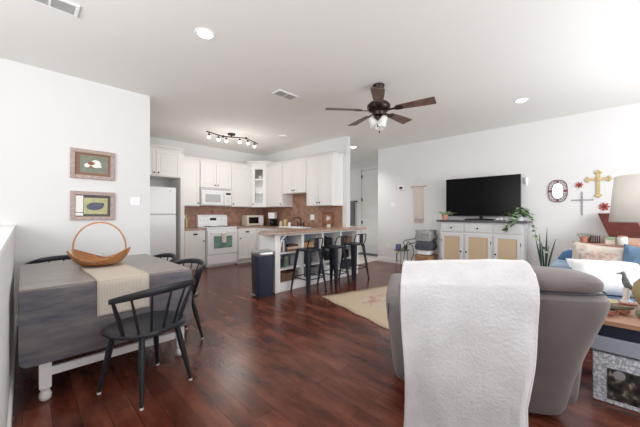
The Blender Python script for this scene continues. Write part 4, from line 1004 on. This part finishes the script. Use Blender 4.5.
g.tube([(0, 0, 0.07), (-0.08, 0.1, 0.0), (-0.17, 0.13, -0.12), (-0.19, 0.10, -0.28)], 0.011, 7)
g.tube([(0, 0, 0.07), (-0.03, -0.12, 0.15), (-0.04, -0.30, 0.19)], 0.010, 7)
g.tube([(0, 0, 0.07), (-0.14, -0.06, 0.06), (-0.19, -0.08, -0.08), (-0.19, -0.05, -0.2)], 0.010, 7)
g.done('stem', mat('cactus_stem', (84, 104, 66), 0.6), p)

# ------------------------------------------------------------------ record cabinet and things behind the sofa
rc = thing('record_cabinet', 'pale wood cabinet with a raised mahogany lid behind the sofa', 'cabinet', (5.98, 0.26, 0), R(-90))
G().box(0, 1.7, 0, 0.48, 0.1, 0.78).box(0.03, 0.09, 0.03, 0.09, 0, 0.1).box(1.61, 1.67, 0.03, 0.09, 0, 0.1).box(0.03, 0.09, 0.39, 0.45, 0, 0.1).box(1.61, 1.67, 0.39, 0.45, 0, 0.1).done('body', M['pinkwood'], rc, bevel=0.004)
G().box(-0.02, 1.72, -0.02, 0.5, 0.782, 0.80).done('top', M['pinkwood'], rc, bevel=0.004)
G().box(0.27, 1.05, 0.06, 0.48, 0.802, 0.90).done('record_deck', M['pinkwood'], rc, bevel=0.004)
Ml = Matrix.Translation((0.27, 0.10, 0.905)) @ Matrix.Rotation(R(42), 4, 'X')
lid_poly = [(0.05, 0), (0.42, 0), (0.31, 0.5), (-0.07, 0.5)]
G().rings([[Ml @ Vector((x, y, z)) for x, y in lid_poly] for z in (0.0, 0.02)]).done('lid', M['redwood'], rc, bevel=0.002)
G().rings([[Ml @ Vector((x, y, z)) for x, y in [(0.425, 0), (0.455, 0), (0.345, 0.5), (0.315, 0.5)]] for z in (-0.02, 0.02)]).done('lid_edge', M['pinkwood'], rc, bevel=0.002)
G().tube([(0.60, 0.12, 0.90), (0.68, 0.40, 1.20)], 0.008).done('lid_stay', M['cream'], rc)
p = potted('potted_succulent', 'low trailing succulent in a pink pot behind the sofa cushion', (6.12, 0.20, 0.802), 0.07, 0.085, M['terracotta'])
g = G()
for k in range(50):
    a = random.uniform(0, 2*PI); r = random.uniform(0.02, 0.11)
    leaf_shape(g, (r*math.cos(a), r*math.sin(a), 0.085+random.uniform(0, 0.05)), (math.cos(a), math.sin(a), 0.5), 0.04, 0.026)
g.done('foliage', M['green'], p)
t = thing('slatted_box', 'dark brown slatted wooden box beside the pink plant pot', 'box', (6.10, 0.085, 0.802))
g = G()
for i in range(5): g.box(-0.06, 0.06, -0.055+i*0.024, -0.04+i*0.024, 0, 0.11)
g.box(-0.06, 0.06, -0.055, 0.07, 0, 0.012); g.done('body', M['dkbrown'], t, bevel=0.002)
t = thing('green_box', 'pale green and cream box on the cabinet beside the open lid', 'box', (6.06, -0.055, 0.802))
G().box(-0.05, 0.05, -0.07, 0.03, 0, 0.06).done('cream_base', M['cream'], t, bevel=0.004); G().box(-0.05, 0.05, -0.07, 0.03, 0.061, 0.105).done('green_lid', M['green2'], t, bevel=0.004)
t = thing('white_jar', 'white cylindrical jar on the cabinet edge above the blue cushion', 'jar', (5.985, -0.20, 0.802))
G().lathe([(0.05, 0), (0.055, 0.01), (0.055, 0.1), (0.05, 0.11)], 20).done('body', M['paper'], t); G().lathe([(0.05, 0.11), (0.05, 0.125), (0.01, 0.13)], 20).done('lid', M['pinkwood'], t)

# ------------------------------------------------------------------ sofa and cushions
sf = thing('sofa', 'blue velvet sofa along the far side behind the recliner', 'sofa', (4.2, -0.65, 0))
def softbox(g, x0, x1, y0, y1, z0, z1, e=6, pinch=0.9):
    cx_, cy_, a, b = (x0+x1)/2, (y0+y1)/2, (x1-x0)/2, (y1-y0)/2; h_ = z1-z0
    rgs = []
    for t_ in (0, 0.06, 0.2, 0.5, 0.8, 0.94, 1.0):
        k = 1 - (1-pinch)*abs(2*t_-1)**6
        rgs.append([(x, y, z0 + h_*t_) for x, y in sup(cx_, cy_, a*k, b*k, 36, e)])
    g.rings(rgs); return g
softbox(G(), -0.35, 0.5, -1.05, 1.05, 0.10, 0.30, 12, 0.97).done('base', M['blue'], sf)
for y0, y1 in ((-0.86, -0.01), (0.0, 0.85)): softbox(G(), -0.4, 0.24, y0, y1, 0.302, 0.45, 10, 0.94).done('seat_cushion', M['blue'], sf)
softbox(G(), 0.26, 0.54, -1.05, 1.05, 0.302, 0.82, 8, 0.9).done('back', M['blue'], sf)
for y0, y1 in ((0.86, 1.07), (-1.07, -0.87)): softbox(G(), -0.38, 0.5, y0, y1, 0.302, 0.70, 7, 0.86).done('arm', M['blue'], sf)
for x in (-0.28, 0.42):
    for y in (-0.95, 0.95): G().cyl((x, y, 0.1), (x, y, 0), 0.025, 0.018).done('leg', M['dkbrown'], sf)
def cushion(name, label, loc, rot, w, h_, th_, m, extra=None):
    t = thing(name, label, 'cushion', loc); t.rotation_euler = rot
    n = 18; g = G()
    def f(sgn):
        def q(u, v):
            a, b = u*2-1, v*2-1
            k = (1-abs(a)**3.2)**0.55 * (1-abs(b)**3.2)**0.55 if abs(a) < 1 and abs(b) < 1 else 0
            pin = 1 - 0.05*(1-a*a) if True else 1
            return (a*w/2*(1-0.06*(1-b*b)), sgn*th_/2*k + 0.03*k*noise.noise(Vector((a*4.5, b*3.5, sgn+w))), b*h_/2*(1-0.06*(1-a*a)))
        return q
    g.grid(f(-1), n, n).grid(f(1), n, n); bmesh.ops.remove_doubles(g.bm, verts=g.bm.verts[:], dist=0.003)
    g.done('cover', m, t); return t
# cushions face -x: local x -> -Y
mp_ = mat('embroidered_beige', (200, 186, 168), 0.9, var=0.22, scale=16)
nt, b = nodes(mp_)
c1 = cushion('throw_pillow', 'beige cushion with a pink patterned front against the sofa back', (4.31, 0.02, 0.69), (R(-14), R(6), R(-84)), 0.50, 0.46, 0.15, mat('oatmeal_linen', (196, 186, 176), 0.9, bump=0.2))
def pillow_panel(t, w, h_, m, nm):
    g = G()
    def q(u, v):
        a, b = (u*2-1)*w, (v*2-1)*h_
        A, B = a/0.25, b/0.22
        k = (1-abs(A)**3.2)**0.55*(1-abs(B)**3.2)**0.55
        return (a*0.95, -0.075*k - 0.006, b*0.95)
    g.grid(q, 12, 12); g.done(nm, m, t, solid=0.004)
pillow_panel(c1, 0.19, 0.15, mat('pink_damask', (182, 160, 150), 0.9, var=0.3, scale=28), 'patterned_front')
cushion('throw_pillow', 'plump white pillow lying along the front of the sofa', (4.02, -0.03, 0.62), (R(-34), R(2), R(-62)), 0.61, 0.37, 0.22, M['pillow'])
cushion('throw_pillow', 'denim blue round-edged cushion at the right of the white pillow', (4.30, -0.36, 0.67), (R(-16), R(12), R(-80)), 0.5, 0.46, 0.2, mat('denim', (96, 124, 150), 0.85, var=0.15, scale=10))

# ------------------------------------------------------------------ rug
rd = thing('area_rug', 'cream rug with faded red and blue motif beside the recliner', 'rug', (3.13, 3.01, 0), math.atan2(-0.36, 1.27))
mrug = mat('faded_rug', (205, 190, 170), 0.95, bump=0.6, bscale=70); nt, b = nodes(mrug)
tc = nt.nodes.new('ShaderNodeTexCoord'); n = nt.nodes.new('ShaderNodeTexNoise'); n.inputs['Scale'].default_value = 4.5; n.inputs['Detail'].default_value = 6; n.inputs['Roughness'].default_value = 0.7
nt.links.new(tc.outputs['Object'], n.inputs['Vector'])
r1 = ramp(nt, n.outputs['Fac'], [(0.34, (168, 170, 182)), (0.45, (200, 188, 172)), (0.52, (198, 180, 158)), (0.58, (186, 146, 136)), (0.70, (174, 122, 118))])
sp = nt.nodes.new('ShaderNodeSeparateXYZ'); nt.links.new(tc.outputs['Object'], sp.inputs[0])
mm = nt.nodes.new('ShaderNodeMath'); mm.operation = 'COMPARE'; mm.inputs[1].default_value = 0.95; mm.inputs[2].default_value = 0.62
nt.links.new(sp.outputs[0], mm.inputs[0])
mm2 = nt.nodes.new('ShaderNodeMath'); mm2.operation = 'COMPARE'; mm2.inputs[1].default_value = -1.2; mm2.inputs[2].default_value = 0.85
nt.links.new(sp.outputs[1], mm2.inputs[0])
mu = nt.nodes.new('ShaderNodeMath'); mu.operation = 'MULTIPLY'; nt.links.new(mm.outputs[0], mu.inputs[0]); nt.links.new(mm2.outputs[0], mu.inputs[1])
mx = nt.nodes.new('ShaderNodeMix'); mx.data_type = 'RGBA'; mx.inputs['A'].default_value = lin((198, 180, 156)); nt.links.new(mu.outputs[0], mx.inputs['Factor']); nt.links.new(r1.outputs[0], mx.inputs['B']); nt.links.new(mx.outputs['Result'], b.inputs['Base Color'])
g = G()
def rug_pt(u, v):
    wob = 0.012*math.sin(v*31) if u in (0.0, 1.0) else 0
    return (1.9*u + wob, -2.3*v + (0.01*math.sin(u*27) if v in (0.0, 1.0) else 0), 0.006)
g.grid(rug_pt, 20, 24); g.done('pile', mrug, rd, solid=0.010)

# ------------------------------------------------------------------ recliner
rcn = thing('recliner', 'grey suede recliner seen from behind in the foreground', 'armchair', (2.029, 0.554, 0.012), R(28.3 - 90))
L_ = M['leather']
def yb(z):  # y of the outer back surface at height z
    return -0.03 - 0.42*max(0, (z-0.05)/0.9)**1.15
def back_ring(z, hw, th_, e=5, dy=0):
    return [(x, y, z) for x, y in sup(0, yb(z)+th_/2+dy, hw, th_/2, 40, e)]
G().rings([back_ring(0.02, 0.455, 0.28), back_ring(0.05, 0.475, 0.32), back_ring(0.30, 0.47, 0.32), back_ring(0.5, 0.487, 0.30), back_ring(0.66, 0.50, 0.28), back_ring(0.76, 0.507, 0.27), back_ring(0.82, 0.502, 0.25, 4), back_ring(0.845, 0.48, 0.2, 3, 0.03), back_ring(0.85, 0.42, 0.12, 3, 0.06)]).done('back', L_, rcn, sub=1)
hr = G().rings([back_ring(0.852, 0.43, 0.16, 3, 0.03), back_ring(0.862, 0.462, 0.22, 3.5, 0.005), back_ring(0.885, 0.448, 0.25, 4, -0.005), back_ring(0.915, 0.442, 0.26, 5, 0.005), back_ring(0.94, 0.415, 0.24, 5, 0.025), back_ring(0.955, 0.35, 0.19, 4, 0.05), back_ring(0.963, 0.25, 0.10, 2.6, 0.10)]).done('headrest', L_, rcn, sub=1)
G().tube([(x, y-0.001, 0.851) for x, y in sup(0, yb(0.851)+0.13, 0.475, 0.115, 40, 4)], 0.004, 6, closed=True).done('piping', M['darkgreyfab'], rcn)
softbox(G(), -0.40, 0.40, 0.22, 0.84, 0.07, 0.30, 10, 0.97).done('base', L_, rcn)
softbox(G(), -0.33, 0.33, 0.05, 0.82, 0.302, 0.50, 6, 0.9).done('seat_cushion', L_, rcn)
softbox(G(), -0.34, 0.34, 0.84, 0.95, 0.09, 0.46, 6, 0.94).done('footrest', L_, rcn)
def arm(s_):
    g = G(); rgs = []
    for y, k, zt in ((0.0, 0.55, 0.62), (0.04, 0.85, 0.68), (0.12, 1, 0.685), (0.3, 1, 0.69), (0.6, 1, 0.69), (0.78, 1, 0.68), (0.86, 0.95, 0.66), (0.90, 0.7, 0.62)):
        zc = 0.08; hh = (zt - zc)/2
        ring = []
        for j in range(32):
            t_ = 2*PI*j/32; c, sn = math.cos(t_), math.sin(t_)
            xx = 0.105*k*abs(c)**(2/4)*(1 if c > 0 else -1); zz = hh*(0.9+0.1*k)*abs(sn)**(2/5)*(1 if sn > 0 else -1)
            bulge = 0.92 + 0.30*max(-0.3, zz/hh)
            ring.append((s_*(0.492 - 0.02*(1-(zz/hh+1)/2)*1.5) + xx*bulge, y, zc + hh + zz))
        rgs.append(ring)
    g.rings(rgs); return g
for s_ in (-1, 1):
    am = arm(s_).done('arm', L_, rcn, sub=1)
    G().tube([(s_*0.572, 0.0, 0.62), (s_*0.578, 0.06, 0.5), (s_*0.572, 0.16, 0.40), (s_*0.57, 0.4, 0.36), (s_*0.57, 0.8, 0.34)], 0.004, 6).done('piping', M['darkgreyfab'], am)
for x in (-0.36, 0.36):
    for y in (0.28, 0.76): G().cyl((x, y, 0), (x, y, 0.08), 0.03).done('foot', M['black'], rcn)

# throw over the recliner back (in the chair's frame)
import functools
def throw_path():
    pts = [(-0.02, 0.70), (-0.06, 0.80), (-0.09, 0.88), (-0.13, 0.92), (-0.19, 0.963), (-0.28, 0.988), (-0.36, 0.984), (-0.43, 0.952), (-0.475, 0.895), (-0.482, 0.83), (-0.482, 0.7), (-0.475, 0.5), (-0.465, 0.3), (-0.455, 0.12)]
    acc = [0]
    for a, b in zip(pts, pts[1:]): acc.append(acc[-1] + math.hypot(b[0]-a[0], b[1]-a[1]))
    return pts, acc
TP, TA = throw_path()
def on_path(s_):
    s_ *= TA[-1]
    for i in range(len(TA)-1):
        if s_ <= TA[i+1] or i == len(TA)-2:
            k = (s_-TA[i])/(TA[i+1]-TA[i]); return (TP[i][0]+(TP[i+1][0]-TP[i][0])*k, TP[i][1]+(TP[i+1][1]-TP[i][1])*k)
def throw(u, v):
    y, z = on_path(u)
    hang = max(0, min(1, (u-0.45)/0.4))
    x0 = -0.475 + 0.012*math.sin(u*9); x1 = 0.135 - 0.065*hang*hang + 0.012*math.sin(u*7+1)
    x = x0 + (x1-x0)*v
    r = -(0.010 + 0.022*hang)*(0.5+0.5*math.sin(v*15 + 2*u + 1.2*math.sin(v*5)))
    r += -0.02*hang*math.exp(-((v-0.93)/0.03)**2)
    r += -0.012*noise.noise(Vector((v*5, u*7, 0.3)))
    edge = 0.0
    nz = 1 if u < 0.45 else 0
    y2 = y + r*(1 if u > 0.4 else 0.2); z2 = z + (0.006*noise.noise(Vector((v*6, u*6, 2))) if u < 0.45 else 0)
    z2 -= (0.036*(1-v)**1.6 + 0.004)*(1 if u < 0.4 else max(0, 1-(u-0.4)/0.15))
    if u == 1: z2 += 0.01*math.sin(v*11)
    return (x, y2, z2)
th = G().grid(throw, 110, 70).done('throw_blanket', M['fleece'], solid=0.022, loc=(2.029, 0.554, 0.012), rz=R(28.3-90))
tag(th, 'white fleece throw draped over the back of the grey recliner', 'blanket')

# ------------------------------------------------------------------ table at the right with lamp and ornaments
ct = thing('coffee_table', 'low table with light wood top, navy middle and grey lower rail', 'table', (2.69, 0.06, 0))
G().box(0, 0.72, -1.15, 0.0, 0.512, 0.543).done('tabletop', M['traywood'], ct, bevel=0.004)
G().box(0.02, 0.70, -1.13, -0.02, 0.43, 0.511).done('upper_frame', M['navyframe'], ct, bevel=0.003)
G().box(0.0, 0.72, -1.15, 0.0, 0.335, 0.429).done('lower_rail', mat('blue_grey_paint', (156, 162, 176), 0.6), ct, bevel=0.004)
for x in (0.52, 0.66):
    pass
for x, y in ((0.66, -0.06), (0.66, -1.09), (0.06, -1.09)): G().box(x-0.025, x+0.025, y-0.025, y+0.025, 0, 0.334).done('leg', M['navyframe'], ct)
pb = thing('patterned_box', 'grey and white mosaic chest with a dark picture panel under the table', 'chest', (2.69, 0.05, 0))
mm_ = mat('mosaic', (176, 180, 190), 0.4); nt, b = nodes(mm_)
tc = nt.nodes.new('ShaderNodeTexCoord'); vo = nt.nodes.new('ShaderNodeTexVoronoi'); vo.inputs['Scale'].default_value = 60; vo.distance = 'MANHATTAN'; nt.links.new(tc.outputs['Object'], vo.inputs['Vector'])
r_ = ramp(nt, vo.outputs['Distance'], [(0.0, (238, 240, 243)), (0.6, (208, 212, 220)), (1.0, (160, 166, 178))]); nt.links.new(r_.outputs[0], b.inputs['Base Color'])
G().box(0.004, 0.50, -0.95, 0, 0.0, 0.32).done('body', mm_, pb, bevel=0.006)
md_ = mat('dark_collage', (44, 42, 42), 0.3); nt, b = nodes(md_)
tc = nt.nodes.new('ShaderNodeTexCoord'); n = nt.nodes.new('ShaderNodeTexNoise'); n.inputs['Scale'].default_value = 22; n.inputs['Detail'].default_value = 6; nt.links.new(tc.outputs['Object'], n.inputs['Vector'])
r_ = ramp(nt, n.outputs['Fac'], [(0.4, (24, 24, 26)), (0.56, (70, 66, 60)), (0.66, (170, 160, 146)), (0.7, (60, 54, 50))]); nt.links.new(r_.outputs[0], b.inputs['Base Color'])
pp = G().box(-0.006, 0.003, -0.86, -0.07, 0.035, 0.235).done('picture_panel', md_, pb, bevel=0.002)
G().lathe([(0.028, 0), (0.028, 0.003)], 20, M=Matrix.Translation((-0.006, -0.125, 0.205)) @ Matrix.Rotation(R(-90), 4, 'Y')).done('round_disc', mat('grey_disc', (150, 152, 156), 0.5), pp)
TZ = 0.544
lp = thing('table_lamp', 'table lamp with big cream shade and round woven base', 'lamp', (3.20, -0.305, TZ))
G().lathe([(0.06, 0), (0.07, 0.012), (0.11, 0.025), (0.142, 0.07), (0.153, 0.125), (0.14, 0.185), (0.10, 0.24), (0.04, 0.265), (0.02, 0.275)], 32).done('woven_base', M['seagrass'], lp)
G().cyl((0, 0, 0.27), (0, 0, 0.72), 0.008).done('stem', M['bronze'], lp)
G().lathe([(0.272, 0.645), (0.242, 0.985)], 48, caps=False).done('lamp_shade', M['shade'], lp, solid=0.004)
g = G(); g.tube([(0.272*math.cos(a*PI/24), 0.272*math.sin(a*PI/24), 0.645) for a in range(48)], 0.004, 6, closed=True)
for a in range(3): g.cyl((0, 0, 0.70), (0.266*math.cos(a*2.094), 0.266*math.sin(a*2.094), 0.70), 0.003, n=6)
g.done('shade_ring', M['steel'], lp)
# bird figurine
bf = thing('bird_figurine', 'small grey bird figurine perched on a white post in front of the pillow', 'figurine', (3.31, -0.13, TZ + 0.009), R(95))
bf.scale = (1.12, 1.12, 1.14)
G().lathe([(0.032, 0), (0.03, 0.012), (0.018, 0.02), (0.016, 0.09), (0.018, 0.1)], 16).done('post', M['paper'], bf)
g = G()
g.rings([[(cx_ + rx*math.cos(2*PI*j/14)*0.8, rx*math.sin(2*PI*j/14)*0.8, z) for j in range(14)] for cx_, rx, z in ((-0.012, 0.004, 0.085), (-0.006, 0.018, 0.10), (0.0, 0.026, 0.13), (0.004, 0.024, 0.155), (0.008, 0.015, 0.178), (0.012, 0.017, 0.192), (0.014, 0.014, 0.204), (0.012, 0.004, 0.212))])
g.tube([(-0.012, 0, 0.12), (-0.04, 0, 0.075)], [0.016, 0.006], 8)
g.done('body', mat('bird_grey', (120, 122, 124), 0.5, var=0.35, scale=40), bf, bevel=0.001)
G().tube([(0.024, 0, 0.196), (0.058, 0, 0.192)], [0.006, 0.001], 8).done('beak', M['blackmetal'], bf)
# dishes and ornaments
def leafdish(label, loc, rz, m, L2=0.09):
    g = G()
    def q(u, v):
        a = u*2-1; b = v*2-1; w = 0.035*(1-abs(a)**2.2)
        return (a*L2, b*w, 0.004 + 0.014*b*b + 0.016*a*a*0.6)
    g.grid(q, 16, 8)
    return tag(g.done('leaf_dish', m, solid=0.004, loc=loc, rz=rz), label, 'dish', 'small leaf-shaped dishes on the wood-topped table')
ru = mat('rust_glaze', (128, 66, 44), 0.35)
leafdish('rust brown leaf dish nearest the table corner by the recliner', (2.83, -0.035, TZ), R(-60), ru, 0.05)
leafdish('rust brown leaf dish beside the green ball', (2.93, -0.10, TZ), R(-50), ru, 0.045)
leafdish('long dark olive leaf dish across the middle of the tabletop', (3.03, -0.07, TZ), R(-62), mat('olive_glaze', (84, 78, 52), 0.4), 0.10)
t = thing('round_coaster', 'round reddish brown plate under the bird figurine', 'coaster', (3.31, -0.13, TZ))
G().lathe([(0.06, 0), (0.065, 0.006), (0.06, 0.008)], 24).done('disc', mat('coaster_pink', (176, 110, 92), 0.5), t)
t = thing('yellow_dish', 'shallow yellow cream bowl at the back of the wood tabletop', 'dish', (3.20, -0.005, TZ)); 
G().lathe([(0.03, 0), (0.05, 0.006), (0.085, 0.025), (0.08, 0.025), (0.045, 0.01), (0.01, 0.008)], 28).done('bowl', mat('yellow_glaze', (206, 196, 150), 0.4), t)
t = thing('stone_ball', 'grey green stone ball at the picture edge on the wood tabletop', 'ornament', (2.90, -0.19, TZ))
G().ell((0, 0, 0.032), 0.036, 0.036, 0.032, 20, 12).done('ball', mat('green_stone', (128, 134, 116), 0.4, var=0.2, scale=30), t)
